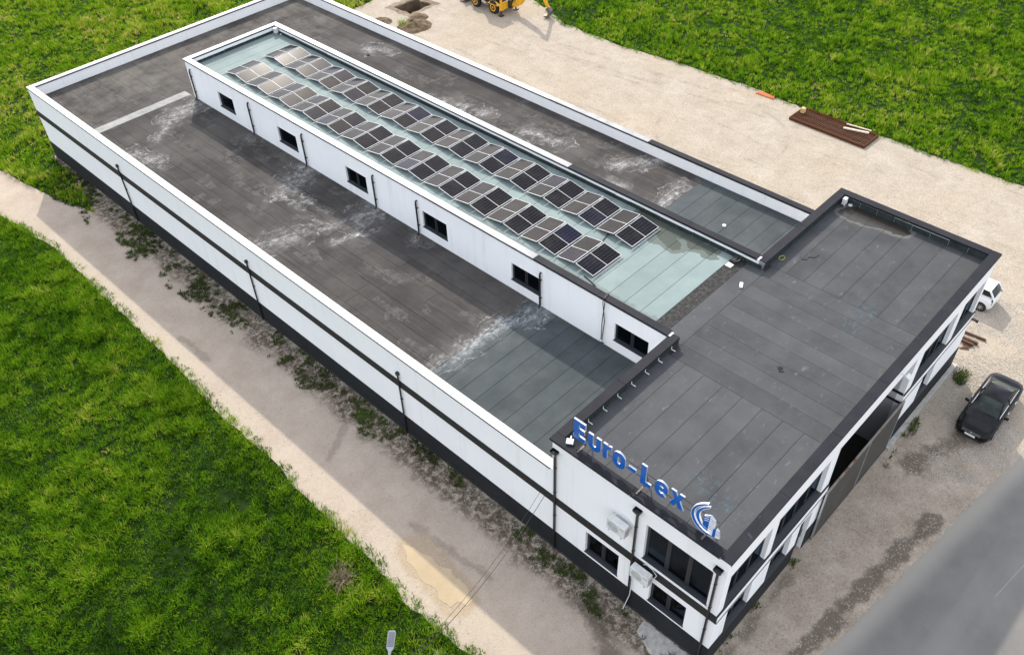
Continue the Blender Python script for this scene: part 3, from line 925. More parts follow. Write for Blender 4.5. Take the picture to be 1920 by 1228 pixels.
heap('earth_heap', 31.9, 58.9, 1.1, .9, .45, 105, 'grey earth heap left of the pit beside the grass')
x, y = scatter(32.2, 33.6, 55.5, 57.2, 25); k = vnoise(x, y, .4, 106) > .6
o = grass('weeds', x[k], y[k], np.full(k.sum(), .55), np.full(k.sum(), .65), 8, .1, .04)
o['label'] = 'yellow green weeds growing on the dug earth'; o['category'] = 'weeds'

# ================================================================== BUILDING
B = empty('commercial_building')
tag(B, 'long white commercial building with flat dark roofs and raised middle section', 'building')

def wall(name, fn, u0, u1, z0, z1, th, holes=(), mats='white_render', parent=B):
    """fn(u, d, z): d = depth inward; grid wall with rectangular openings and reveals"""
    us = sorted({u0, u1, *[h[0] for h in holes], *[h[1] for h in holes]})
    zs = sorted({z0, z1, *[h[2] for h in holes], *[h[3] for h in holes]})
    us = [u for u in us if u0 <= u <= u1]; zs = [z for z in zs if z0 <= z <= z1]
    hol = lambda i, j: any(h[0] <= (us[i] + us[i + 1]) / 2 <= h[1] and h[2] <= (zs[j] + zs[j + 1]) / 2 <= h[3] for h in holes)
    solid = [[not hol(i, j) for j in range(len(zs) - 1)] for i in range(len(us) - 1)]
    m = MB()
    q = lambda a, b, c, d: m.add([a, b, c, d], [(0, 1, 2, 3)])
    S = lambda i, j: 0 <= i < len(us) - 1 and 0 <= j < len(zs) - 1 and solid[i][j]
    for i in range(len(us) - 1):
        for j in range(len(zs) - 1):
            if not S(i, j):
                continue
            a, b, c, d = us[i], us[i + 1], zs[j], zs[j + 1]
            for dp in (0, th):
                q(fn(a, dp, c), fn(b, dp, c), fn(b, dp, d), fn(a, dp, d))
            for di, dj, e in ((-1, 0, (a, c, a, d)), (1, 0, (b, c, b, d)), (0, -1, (a, c, b, c)), (0, 1, (a, d, b, d))):
                if not S(i + di, j + dj):
                    q(fn(e[0], 0, e[1]), fn(e[0], th, e[1]), fn(e[2], th, e[3]), fn(e[2], 0, e[3]))
    me_m = m
    # weld
    o = me_m.build(name, mats, parent)
    bm = bmesh.new(); bm.from_mesh(o.data)
    bmesh.ops.remove_doubles(bm, verts=bm.verts, dist=1e-4)
    bmesh.ops.recalc_face_normals(bm, faces=bm.faces)
    bm.to_mesh(o.data); bm.free()
    return o

def window(fn, ua, ub, za, zb, panes, rec=.14, sill=True, rev=False, parent=B, fw=.07):
    """frame as the window part; panes and sill are its children. fn(u, d, z)"""
    def bx(m, u0, u1, d0, d1, z0, z1):
        p = [fn(u, d, z) for z in (z0, z1) for u, d in ((u0, d0), (u1, d0), (u1, d1), (u0, d1))]
        m.add(p, [(0, 3, 2, 1), (4, 5, 6, 7), (0, 1, 5, 4), (1, 2, 6, 5), (2, 3, 7, 6), (3, 0, 4, 7)])
    m = MB(); d0, d1 = rec, rec + .07
    e = .004
    bx(m, ua + e, ub - e, d0, d1, za + e, za + fw); bx(m, ua + e, ub - e, d0, d1, zb - fw, zb - e)
    bx(m, ua + e, ua + fw, d0, d1, za + fw, zb - fw); bx(m, ub - fw, ub - e, d0, d1, za + fw, zb - fw)
    n = panes
    span = (ub - ua - 2 * fw)
    cuts = [ua + fw + span * i / n for i in range(n + 1)]
    for c_ in cuts[1:-1]:
        bx(m, c_ - .05, c_ + .05, d0 + .002, d1 - .002, za + fw, zb - fw)
    o = m.build('window', 'frame_dark', parent)
    for i in range(n):
        a = cuts[i] + (.05 if i else 0); b = cuts[i + 1] - (.05 if i < n - 1 else 0)
        pm = MB(); bx(pm, a, b, d0 + .03, d0 + .045, za + fw, zb - fw)
        pm.build('pane', 'window_glass', o)
        # opening sash bead
        sm = MB()
        for (u0, u1, z0, z1) in ((a, b, za + fw, za + fw + .045), (a, b, zb - fw - .045, zb - fw), (a, a + .045, za + fw + .045, zb - fw - .045), (b - .045, b, za + fw + .045, zb - fw - .045)):
            bx(sm, u0, u1, d0 + .012, d0 + .029, z0, z1)
        sm.build('sash', 'sill_dark', o)
    if sill:
        sm = MB()
        p = [fn(u, d, z) for u in (ua - .03, ub + .03) for d, z in ((-.04, za - .03), (-.04, za + .004), (rec, za + .035), (rec, za - .03))]
        # sloping top; ends notch into the reveal
        sm.add(p, [(0, 1, 2, 3), (7, 6, 5, 4), (0, 4, 5, 1), (1, 5, 6, 2), (2, 6, 7, 3), (3, 7, 4, 0)])
        sm.build('sill', 'sill_dark', o)
    return o

side = lambda u, d, z: (d, u, z)                 # x = 0 wall
front = lambda u, d, z: (u, d, z)                # y = 0 wall
east = lambda u, d, z: (W - d, u, z)
cler_w = lambda u, d, z: (CX0 + d, u, z)
cler_e = lambda u, d, z: (CX1 - d, u, z)
TH = .30
# --- side wall of front block (west, x = 0)
UPS = (.53, 3.65, 4.30, 6.63)
LO1 = (4.80, 6.63, 1.64, 3.17)
LO2 = (1.31, 3.12, 1.62, 3.10)
wall('wall', side, TH, D1, 0, H1 - .06, TH, [UPS, LO1, LO2])
window(side, *UPS, 3); window(side, *LO1, 2); window(side, *LO2, 2)
# --- hall side wall (west), back and east
wall('wall', side, D1 + .004, L, 0, H2 - .05, TH)
wall('wall', lambda u, d, z: (u, L - d, z), TH, W - TH, 0, H2 - .05, TH)
wall('wall', east, D1 + .004, L, 0, H2 - .05, TH)
wall('wall', east, TH, D1, 0, H1 - .06, TH)
# --- street front (y = 0)
FU = [(.42, 3.36, 4.16, 6.42), (3.86, 7.88, 4.16, 6.42), (16.52, 20.30, 4.16, 6.42), (21.0, 23.55, 4.16, 6.42)]
FL = [(1.0, 2.82, 1.44, 3.14), (4.20, 5.97, 1.44, 3.14), (18.45, 19.95, 1.44, 3.16)]
DOOR = (6.72, 7.75, 0, 3.0)
GATE = (8.62, 15.78, 0, 6.52)
wall('wall', front, 0, W, 0, H1 - .06, TH, FU + FL + [DOOR, GATE])
for h in FU:
    window(front, *h, 4 if h[1] - h[0] > 3.2 else 3, rec=.19)
for h in FL:
    window(front, *h, 2, rec=.19)
# entrance door
m = MB(); m.box(DOOR[0] + .004, DOOR[1] - .004, .20, .26, .004, DOOR[3] - .004)
d_ = m.build('door', 'frame_dark', B)
m = MB(); m.box(DOOR[0] + .16, DOOR[1] - .16, .185, .199, .5, DOOR[3] - .45); m.build('pane', 'window_glass', d_)
m = MB(); m.bar((DOOR[1] - .1, .15, .9), (DOOR[1] - .1, .15, 1.5), .03, .03); m.build('handle', 'alu', d_)
# passage behind the sliding gate
m = MB(); m.box(GATE[0] - .25, GATE[0], TH, D1 - .3, 0, 6.6); m.build('passage_wall', 'grey_render', B)
m = MB(); m.box(GATE[1], GATE[1] + .25, TH, D1 - .3, 0, 6.6); m.build('passage_wall', 'grey_render', B)
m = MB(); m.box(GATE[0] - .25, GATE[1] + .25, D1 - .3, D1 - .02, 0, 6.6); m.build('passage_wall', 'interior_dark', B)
for z0, z1 in ((3.40, 3.56), (3.98, 4.15)):
    m = MB(); m.box(GATE[1] - .02, GATE[1] - .002, .012, D1 - .31, z0, z1); m.build('belt_line', 'dark_belt', B)
m = MB(); m.box(GATE[0], GATE[1], TH + .01, D1 - .31, .004, .03); m.build('passage_floor', 'interior_dark', B)
m = MB(); m.box(GATE[0] + .01, GATE[1] - .01, TH + .01, D1 - .31, 6.56, 6.7); m.build('passage_ceiling', 'interior_dark', B)
# rear wall of front block above the hall roofs
for a, b in ((TH, CX0), (CX1, W - TH)):
    wall('wall', lambda u, d, z: (u, D1 - d, z), a, b, RH - .3, H1 - .06, TH)
# clerestory walls with windows
CW = [(9.72, 11.76), (16.77, 18.73), (23.72, 25.75), (30.75, 32.72), (37.75, 39.80), (44.95, 46.82)]
wall('wall', cler_w, D1 + .004, CL, RH - .3, HC - .05, TH, [(a, b, 5.66, 6.78) for a, b in CW])
for i, (a, b) in enumerate(CW):
    window(cler_w, a, b, 5.66, 6.78, 2 if i < 4 else 1, rec=.10, fw=.06)
wall('wall', cler_e, D1 + .004, CL, RH - .3, HC - .05, TH)
wall('wall', lambda u, d, z: (u, CL - d, z), CX0 + TH, CX1 - TH, RH - .3, HC - .05, TH)
# floor slab between storeys, blue bench behind the big side window
m = MB(); m.box(TH + .01, GATE[0] - .26, TH + .01, D1 - .31, 3.6, 3.85); m.build('floor_slab', 'interior', B)
m = MB(); m.box(GATE[1] + .26, W - TH - .01, TH + .01, D1 - .31, 3.6, 3.85); m.build('floor_slab', 'interior', B)
m = MB(); m.box(.38, .72, 2.55, 3.6, 4.62, 4.72); m.build('interior_sill', 'blue_bench', B)

# --- plinth, belt courses
def boxpart(name, mat, *b):
    m = MB(); m.box(*b); return m.build(name, mat, B)
boxpart('plinth', 'dark_plinth', -.03, -.002, -.03, D1, 0, HP)
boxpart('plinth', 'dark_plinth', -.026, -.002, D1 + .004, L + .03, 0, HP)
for a, b in ((-.0, DOOR[0]), (DOOR[1], GATE[0]), (GATE[1], W + .03)):
    boxpart('plinth', 'dark_plinth', a, b, -.032, -.002, 0, HP)
boxpart('plinth', 'dark_plinth', -.0, W + .03, L + .002, L + .03, 0, HP)
boxpart('plinth', 'dark_plinth', W + .002, W + .03, 0, L, 0, HP)
boxpart('belt_course', 'dark_belt', -.05, -.002, -.05, D1, HB0, HB1)
boxpart('belt_course', 'dark_belt', -.045, -.002, D1 + .004, L + .0, HB0, HB1)
for a, b in ((0, GATE[0]), (GATE[1], W)):
    boxpart('belt_course', 'white_render', a, b, -.055, -.002, HB0 + .03, HB1 - .03)
    boxpart('belt_line', 'dark_belt', a, b, -.062, -.002, HB1 - .029, HB1 + .06)
    boxpart('belt_line', 'dark_belt', a, b, -.062, -.002, HB0 - .08, HB0 + .029)

# --- copings, in lengths with open joints
def coping_y(xa, xb, y0, y1, z, mats, step=4.2):
    n = max(1, round((y1 - y0) / step))
    for i in range(n):
        a = y0 + (y1 - y0) * i / n; b = y0 + (y1 - y0) * (i + 1) / n
        mt = mats((a + b) / 2) if callable(mats) else mats
        m = MB(); g = .008
        m.box(xa, xb, a + g, b - g, z - .045, z)
        cp = m.build('coping', mt, B)
        m = MB(); m.box(xa, xa + .012, a + g, b - g, z - .13, z - .0455); m.box(xb - .012, xb, a + g, b - g, z - .11, z - .0455)
        m.build('drip_edge', 'dark_belt', cp)
def coping_x(ya, yb, x0, x1, z, mats, step=4.0):
    n = max(1, round((x1 - x0) / step))
    for i in range(n):
        a = x0 + (x1 - x0) * i / n; b = x0 + (x1 - x0) * (i + 1) / n
        m = MB(); g = .008
        m.box(a + g, b - g, ya, yb, z - .045, z)
        cp = m.build('coping', mats, B)
        m = MB(); m.box(a + g, b - g, ya, ya + .012, z - .13, z - .0455); m.box(a + g, b - g, yb - .012, yb, z - .11, z - .0455)
        m.build('drip_edge', 'dark_belt', cp)
coping_x(-.10, .38, -.10, W + .10, H1, 'coping_dark')
coping_y(-.10, .34, .39, D1 + .10, H1 - .002, 'coping_dark')
coping_y(W - .36, W + .10, .39, D1 + .10, H1 - .002, 'coping_dark')
coping_x(D1 - .36, D1 + .10, .35, CX0 + .27, H1 - .004, 'coping_dark')
coping_x(D1 - .36, D1 + .10, CX1 - .27, W - .37, H1 - .004, 'coping_dark')
coping_y(CX0 - .07, CX0 + .34, D1 + .11, CL + .07, HC, lambda y: 'coping_dark' if y < 17.5 else ('coping_mid' if y < 24 else 'coping_white'))
coping_y(CX1 - .34, CX1 + .07, D1 + .11, CL + .07, HC, lambda y: 'coping_dark' if y < 20 else ('coping_mid' if y < 28 else 'coping_white'))
coping_x(CL - .32, CL + .07, CX0 + .35, CX1 - .35, HC - .003, 'coping_white')
coping_y(-.04, .40, D1 + .11, L + .04, H2, 'coping_white')
coping_y(W - .34, W + .06, D1 + .11, L + .04, H2, lambda y: 'coping_dark' if y < 22 else ('coping_mid' if y < 32 else 'coping_white'))
coping_x(L - .34, L + .04, .41, W - .35, H2 - .003, 'coping_white')

# --- roof slabs and membrane strips
def slab(x0, x1, y0, y1, z):
    m = MB(); m.box(x0, x1, y0, y1, z - .22, z - .012); m.build('roof_slab', 'bitumen', B)
slab(TH, W - TH, TH, D1 - TH, RF)
slab(CX0 + TH, CX1 - TH, D1 - TH, CL - TH, RC)
slab(TH, CX0, D1 + .004, L - TH, RH)
slab(CX1, W - TH, D1 + .004, L - TH, RH)
slab(CX0, CX1, CL, L - TH, RH)
def strip(x0, x1, y0, y1, z, mat, gap=.012):
    """one sheet of membrane: thin, its joint open a little, one edge lapped up"""
    t0, t1 = random.uniform(0, .003), random.uniform(0, .004)
    m = MB(); g = gap
    a, b, c, d = x0 + g, x1 - g, y0 + g, y1 - g
    zb = z - .010
    tops = [z + t0, z + t0, z + t1, z + t1] if (d - c) < (b - a) else [z + t0, z + t1, z + t1, z + t0]
    m.add([(a, c, zb), (b, c, zb), (b, d, zb), (a, d, zb), (a, c, tops[0]), (b, c, tops[1]), (b, d, tops[2]), (a, d, tops[3])],
          [(0, 3, 2, 1), (4, 5, 6, 7), (0, 1, 5, 4), (1, 2, 6, 5), (2, 3, 7, 6), (3, 0, 4, 7)])
    m.build('membrane_strip', mat, B)
def strips_x(x0, x1, y0, y1, n, z, mat, cuts=(), gap=.012):
    for i in range(n):
        a = y0 + (y1 - y0) * i / n; b = y0 + (y1 - y0) * (i + 1) / n
        xs_ = [x0, *cuts, x1]
        for p, q in zip(xs_, xs_[1:]):
            strip(p, q, a, b, z, mat, gap)
def strips_y(x0, x1, y0, y1, n, z, mat, seg=0, gap=.010):
    for i in range(n):
        a = x0 + (x1 - x0) * i / n; b = x0 + (x1 - x0) * (i + 1) / n
        ys_ = [y0]
        if seg:
            yy = y0 + random.uniform(.35, 1) * seg
            while yy < y1 - 1.5:
                ys_.append(yy); yy += seg
        ys_.append(y1)
        for p, q in zip(ys_, ys_[1:]):
            strip(a, b, p, q, z, mat, gap)
strips_x(TH, 7.55, .31, 8.30, 8, RF, 'membrane_front', gap=.010)
strips_y(7.55, 16.14, TH, 8.15, 9, RF, 'membrane_front', gap=.006)
strips_x(16.14, W - TH, .5, 8.30, 8, RF, 'membrane_front', gap=.010)
strip(CX0 + TH, CX1 - TH, 8.15, 9.20, RF, 'membrane_front', .013)
strip(CX0 + TH, CX1 - TH, 9.20, 10.0, RF, 'membrane_mossy', .006)
strips_x(CX0 + TH, CX1 - TH, 10.0, CL - TH, 41, RC, 'membrane_pale', gap=.011)
strips_x(.32, CX0 - .01, D1 + .02, 17.35, 9, RH, 'membrane_new', gap=.012)
strips_y(.32, CX0 - .01, 17.35, 51.1, 8, RH, 'membrane_old', seg=8.5, gap=.009)
strip(.32, CX0 - .01, 51.1, 51.9, RH + .004, 'membrane_patch', .004)
strips_y(.32, W - TH - .01, 51.9, L - TH, 22, RH, 'membrane_old', gap=.008)
strips_y(CX0, CX1, CL + .02, 51.88, 7, RH, 'membrane_old', gap=.008)
strips_x(CX1 + .01, W - TH - .01, D1 + .02, 17.0, 9, RH, 'membrane_new', gap=.012)
strips_y(CX1 + .01, W - TH - .01, 17.0, 51.88, 7, RH, 'membrane_old_east', seg=9.0, gap=.008)
# --- membrane upstands against the parapets
def upstand(x0, x1, y0, y1, z0, z1, n, axis):
    for i in range(n):
        if axis == 'x':
            a = x0 + (x1 - x0) * i / n; b = x0 + (x1 - x0) * (i + 1) / n
            m = MB(); m.box(a + .008, b - .008, y0, y1, z0, z1 - random.uniform(0, .03))
        else:
            a = y0 + (y1 - y0) * i / n; b = y0 + (y1 - y0) * (i + 1) / n
            m = MB(); m.box(x0, x1, a + .008, b - .008, z0, z1 - random.uniform(0, .03))
        m.build('upstand', 'membrane_upstand', B)
upstand(TH, CX0 + .28, D1 - TH - .022, D1 - TH - .002, RF + .006, H1 - .17, 8, 'x')
upstand(CX1 - .28, W - TH - .03, D1 - TH - .022, D1 - TH - .002, RF + .006, H1 - .17, 8, 'x')
upstand(W - TH - .022, W - TH - .002, .4, D1 - TH - .03, RF + .006, H1 - .17, 8, 'y')
upstand(CX1 - TH - .022, CX1 - TH - .002, D1 - .2, CL - TH, RC + .006, HC - .30, 40, 'y')
upstand(CX0 + TH, CX1 - TH - .03, CL - TH - .022, CL - TH - .002, RC + .006, HC - .34, 8, 'x')
# white L brackets on the inside of the rear parapet
for i in range(8):
    xx = .9 + i * .98
    m = MB(); m.box(xx, xx + .03, D1 - TH - .05, D1 - TH - .026, RF + .12, H1 - .20); m.box(xx - .0, xx + .03, D1 - TH - .26, D1 - TH - .051, RF + .12, RF + .15)
    m.build('bracket', 'white_paint', B)

# --- downpipes
def pipe_west(y, ztop, hopper):
    m = MB()
    if hopper:
        m.box(-.115, -.035, y - .045, y + .045, .15, ztop - .36)
    else:
        m.tube([(.0, y, ztop - .06), (-.07, y, ztop - .08), (-.085, y, ztop - .2), (-.085, y, .12), (-.16, y, .05)], .048, 8)
    o = m.build('downpipe', 'black_metal', B, smooth=not hopper)
    h = MB()
    if hopper:
        z = ztop
        v = [(-.22, y - .17, z), (-.006, y - .17, z), (-.006, y + .17, z), (-.22, y + .17, z),
             (-.22, y - .17, z - .12), (-.006, y - .17, z - .12), (-.006, y + .17, z - .12), (-.22, y + .17, z - .12),
             (-.12, y - .05, z - .36), (-.03, y - .05, z - .36), (-.03, y + .05, z - .36), (-.12, y + .05, z - .36)]
        h.add(v, [(0, 4, 5, 1), (1, 5, 6, 2), (2, 6, 7, 3), (3, 7, 4, 0), (4, 8, 9, 5), (5, 9, 10, 6), (6, 10, 11, 7), (7, 11, 8, 4), (8, 11, 10, 9)])
        h.box(-.2, -.03, y - .15, y + .15, z - .11, z - .10)
    else:
        h.box(-.16, -.01, y - .08, y + .08, ztop - .12, ztop + .06)
    h.build('hopper', 'black_metal', o)
    for zz in np.arange(1.0, ztop - .6, 1.7):
        c_ = MB(); c_.box(-.125, -.004, y - .058, y + .058, zz, zz + .04); c_.build('clamp', 'black_metal', o)
for y in (47.05, 32.03, 18.83):
    pipe_west(y, 4.62, False)
for y in (8.40, 4.08, .33):
    pipe_west(y, 7.30 if y > 1 else 7.2, True)
for y, zt in ((50.0, 7.33), (42.8, 7.36), (36.9, 7.32), (29.95, 7.30), (26.1, 7.3), (16.6, 7.28)):
    m = MB()
    m.tube([(CX0 + .02, y, zt - .02), (CX0 - .06, y, zt), (CX0 - .105, y, zt - .05), (CX0 - .11, y, zt - .16), (CX0 - .11, y, RH + .14), (CX0 - .15, y, RH + .06), (CX0 - .22, y, RH + .045)], .055, 9)
    o = m.build('downpipe', 'black_metal', B, smooth=True)
    for zz in (5.6, 6.8):
        c_ = MB(); c_.box(CX0 - .15, CX0 - .003, y - .065, y + .065, zz, zz + .035); c_.build('clamp', 'black_metal', o)

# ================================================================== THINGS ON AND AROUND THE BUILDING
# --- sliding gate
G = empty('sliding_gate', (12.2, -.13, 0))
tag(G, 'long grey sheet-metal sliding gate with rusty top rail in front facade', 'gate')
x0, x1, hg = -3.72, 3.72, 3.66
for i, (a, b) in enumerate(((x0, .33), (.33, x1))):
    m = MB(); m.box(a + .03, b - .03, -.01, .015, .14, hg - .08); m.build('panel', 'gate_panel', G)
m = MB(); m.box(x0, x1, -.035, .05, hg - .079, hg); m.build('top_rail', 'gate_rail', G)
m = MB(); m.box(x0, x1, -.03, .045, .06, .139); m.build('bottom_rail', 'gate_panel', G)
for xx in (x0, .30, x1 - .06):
    m = MB(); m.box(xx, xx + .06, -.032, .047, .14, hg - .08); m.build('post', 'galvanised', G)
for xx in (x0 + .3, x1 - .4):
    m = MB(); m.disc((xx, -.02, .05), (0, 1, 0), [(0, .05), (.05, .05)], 12); m.build('wheel', 'steel_worn', G)

# --- rooftop sign
SG = empty('rooftop_sign', (.4, 4.3, 7.9))
tag(SG, 'blue raised letters Euro-Lex with building logo on roof edge', 'sign')
sf = lambda s_, t_, d: (d, 3.54 - s_, t_ + .34)         # s to the right seen from the west, t up from the base line
def arc(cx, cy, rx, ry, a0, a1, n):
    return [(cx + rx * math.cos(math.radians(a0 + (a1 - a0) * i / n)), cy + ry * math.sin(math.radians(a0 + (a1 - a0) * i / n))) for i in range(n + 1)]
DD = (0, .075)
MS = ['sign_blue', 'sign_side']
def letter(fn_):
    m = MB(); fn_(m); m.build('letter', MS, SG)
E_ = [(0, 0), (.60, 0), (.60, .24), (.27, .24), (.27, .46), (.55, .46), (.55, .69), (.27, .69), (.27, .90), (.60, .90), (.60, 1.13), (0, 1.13)]
letter(lambda m: m.prism(E_, sf, *DD, 0, 1))
w_ = .235
letter(lambda m: m.ribbon([(.88, .86), (.88, .30)] + arc(1.085, .30, .205, .205, 180, 360, 10)[1:] + [(1.29, .86)], w_, sf, *DD, kside=1))
R_ = [(1.52, 0), (1.72, 0), (1.72, .50), (1.77, .62), (1.86, .67), (1.93, .67), (1.93, .87), (1.86, .87), (1.78, .83), (1.72, .74), (1.72, .86), (1.52, .86)]
letter(lambda m: m.prism(R_, sf, *DD, 0, 1))
letter(lambda m: m.ribbon([(2.13, .30), (2.13, .56)] + arc(2.32, .57, .19, .20, 180, 0, 10)[1:-1] + [(2.51, .56), (2.51, .30)] + arc(2.32, .29, .19, .20, 0, -180, 10)[1:-1], w_, sf, *DD, closed=True, kside=1))
letter(lambda m: m.prism([(2.79, .30), (3.15, .30), (3.15, .52), (2.79, .52)], sf, *DD, 0, 1))
letter(lambda m: m.prism([(3.38, 0), (3.88, 0), (3.88, .22), (3.62, .22), (3.62, 1.13), (3.38, 1.13)], sf, *DD, 0, 1))
letter(lambda m: m.ribbon([(4.26, .44), (4.55, .44), (4.55, .57)] + arc(4.355, .57, .195, .20, 0, 180, 12)[1:] + [(4.16, .30)] + arc(4.355, .29, .195, .20, 180, 320, 10)[1:], .20, sf, *DD, kside=1))
X_ = [(4.76, 0), (4.99, 0), (5.08, .26), (5.17, 0), (5.40, 0), (5.21, .44), (5.38, .86), (5.16, .86), (5.08, .63), (5.00, .86), (4.78, .86), (4.95, .44)]
letter(lambda m: m.prism(X_, sf, *DD, 0, 1))
# logo: two blue crescents edged white, tower and low block
LG = empty('logo', (0, 0, 0)); LG.parent = SG
def cres(outer, inner, name, mat, d0, d1):
    n = 24
    def samp(p, n):
        P = [Vector(a) for a in p]; ln = [0]
        for a, b in zip(P, P[1:]): ln.append(ln[-1] + (b - a).length)
        out = []
        for i in range(n + 1):
            t_ = ln[-1] * i / n
            for j in range(len(P) - 1):
                if t_ <= ln[j + 1] + 1e-9:
                    out.append(P[j].lerp(P[j + 1], (t_ - ln[j]) / max(1e-9, ln[j + 1] - ln[j]))); break
        return out
    a = samp(outer, n); b = samp(inner, n)
    m = MB()
    vs = [sf(p.x, p.y, d0) for p in a] + [sf(p.x, p.y, d0) for p in b] + [sf(p.x, p.y, d1) for p in a] + [sf(p.x, p.y, d1) for p in b]
    N_ = n + 1; fs = []
    for i in range(n):
        fs += [(i, i + 1, N_ + i + 1, N_ + i), (2 * N_ + i, 3 * N_ + i, 3 * N_ + i + 1, 2 * N_ + i + 1), (i, 2 * N_ + i, 2 * N_ + i + 1, i + 1), (N_ + i, N_ + i + 1, 3 * N_ + i + 1, 3 * N_ + i)]
    fs += [(0, N_, 3 * N_, 2 * N_), (n, N_ + n, 3 * N_ + n, 2 * N_ + n)]
    m.add(vs, fs); k_ = []
    for i in range(n): k_ += [0, 0, 1, 1]
    m.k = k_ + [1, 1]
    return m.build(name, [mat, 'sign_side'], LG)
cv = lambda pts: [(7.84 - a, b - 8.24) for a, b in pts]
o1 = cv([(1.49, 9.62), (1.62, 9.52), (1.76, 9.38), (1.88, 9.24), (1.98, 9.08), (2.06, 8.88), (2.10, 8.70), (2.10, 8.52), (2.06, 8.36), (1.98, 8.20), (1.86, 8.06), (1.72, 7.96), (1.56, 7.89), (1.38, 7.87), (1.2, 7.91), (1.02, 7.97)])
i1 = cv([(1.49, 9.53), (1.60, 9.42), (1.74, 9.27), (1.83, 9.14), (1.90, 9.02), (1.95, 8.86), (1.97, 8.72), (1.965, 8.58), (1.93, 8.44), (1.86, 8.31), (1.77, 8.20), (1.66, 8.10), (1.52, 8.03), (1.38, 8.00), (1.22, 8.00), (1.05, 8.03)])
o2 = cv([(1.40, 9.52), (1.56, 9.38), (1.68, 9.24), (1.78, 9.10), (1.85, 8.96), (1.895, 8.82), (1.90, 8.70), (1.89, 8.57), (1.85, 8.46), (1.79, 8.36), (1.71, 8.26), (1.60, 8.18), (1.48, 8.12), (1.36, 8.09)])
i2 = cv([(1.40, 9.44), (1.52, 9.30), (1.62, 9.16), (1.69, 9.02), (1.74, 8.88), (1.755, 8.76), (1.75, 8.66), (1.72, 8.55), (1.68, 8.45), (1.63, 8.37), (1.58, 8.30), (1.52, 8.26), (1.44, 8.22), (1.36, 8.20)])
cres(o1, i1, 'crescent', 'sign_blue', 0, .08); cres(o2, i2, 'crescent', 'sign_blue', 0, .08)
m = MB(); m.ribbon(o1, .015, sf, -.006, .086); m.build('edge_trim', 'sign_white', LG)
m = MB(); m.ribbon(i1, .014, sf, -.006, .05); m.build('edge_trim', 'sign_white', LG)
m = MB(); m.ribbon(o2, .014, sf, -.006, .05); m.build('edge_trim', 'sign_white', LG)
m = MB(); m.ribbon(i2, .014, sf, -.006, .086); m.build('edge_trim', 'sign_white', LG)
T1 = cv([(1.57, 8.84), (1.31, 9.05), (1.33, 8.09), (1.42, 8.14), (1.56, 8.27)])
m = MB(); m.prism(T1, sf, .002, .078, 0, 1); m.build('tower_side', MS, LG)
T2 = cv([(1.30, 9.05), (1.09, 8.90), (1.05, 8.72), (1.08, 8.44), (1.115, 8.02), (1.32, 8.09)])
m = MB(); m.prism(T2, sf, .002, .078, 0, 1); m.build('tower_front', ['sign_white', 'sign_side'], LG)
for k_ in range(4):
    t_ = .80 - .12 * k_
    m = MB(); m.ribbon([(6.31, t_ - .02 - .05), (6.50, t_ + .03)], .028, sf, -.004, .0015); m.build('window_bar', 'sign_white', LG)
for k_ in range(5):
    t_ = .68 - .13 * k_
    m = MB(); m.ribbon([(6.56, t_ + .0), (6.74, t_ - .10)], .020, sf, -.004, .0015); m.build('window_bar', 'sign_blue', LG)
m = MB(); m.prism(cv([(1.10, 8.47), (.995, 8.56), (.99, 8.0), (1.105, 8.02)]), sf, -.012, .001, 0, 1); m.build('block_side', MS, LG)
m = MB(); m.prism(cv([(.985, 8.56), (.87, 8.48), (.80, 8.10), (.98, 8.0)]), sf, .002, .078, 0, 1); m.build('block_front', ['sign_white', 'sign_side'], LG)
for k_ in range(3):
    t_ = .20 - .11 * k_
    m = MB(); m.ribbon([(6.88, t_ + .03), (7.0, t_ - .02)], .018, sf, -.004, .0015); m.build('window_bar', 'sign_blue', LG)
for zz in (.52, .94):
    m = MB(); m.tube([(.12, 3.5, zz), (.12, -3.35, zz)], .022, 6); m.build('rail', 'machine_dark', SG)
for yy in (3.05, .05, -2.98):
    m = MB()
    m.box(.14, .20, yy - .03, yy + .03, .03, .96); m.box(-.33, .20, yy - .035, yy + .035, .004, .045)
    m.bar((.20, yy, .75), (.62, yy, .02 - .45), .04, .04)
    m.build('post', 'steel_worn', SG)

# --- floodlights
def floodlight(loc, rz, tilt, label):
    r_ = empty('floodlight', loc, rz); tag(r_, label, 'floodlight', 'small white floodlights on the roof edge')
    m = MB(); R_ = Matrix.Rotation(tilt, 3, 'X')
    m.obox((0, -.30, .10), .30, .24, .06, R_); m.build('housing', 'white_plastic', r_)
    m = MB(); m.obox(Vector((0, -.30, .10)) + R_ @ Vector((0, 0, -.035)), .26, .20, .008, R_); m.build('lens', 'lamp_clear', r_)
    m = MB(); m.bar((0, .05, .03), (0, -.24, .09), .05, .03); m.build('arm', 'white_plastic', r_)
floodlight((.52, 8.05, 7.905), math.radians(-60), .3, 'white floodlight on the parapet corner beside the sign letter E')
floodlight((13.6, -.08, 7.20), 0, .35, 'white floodlight projecting over the sliding gate')

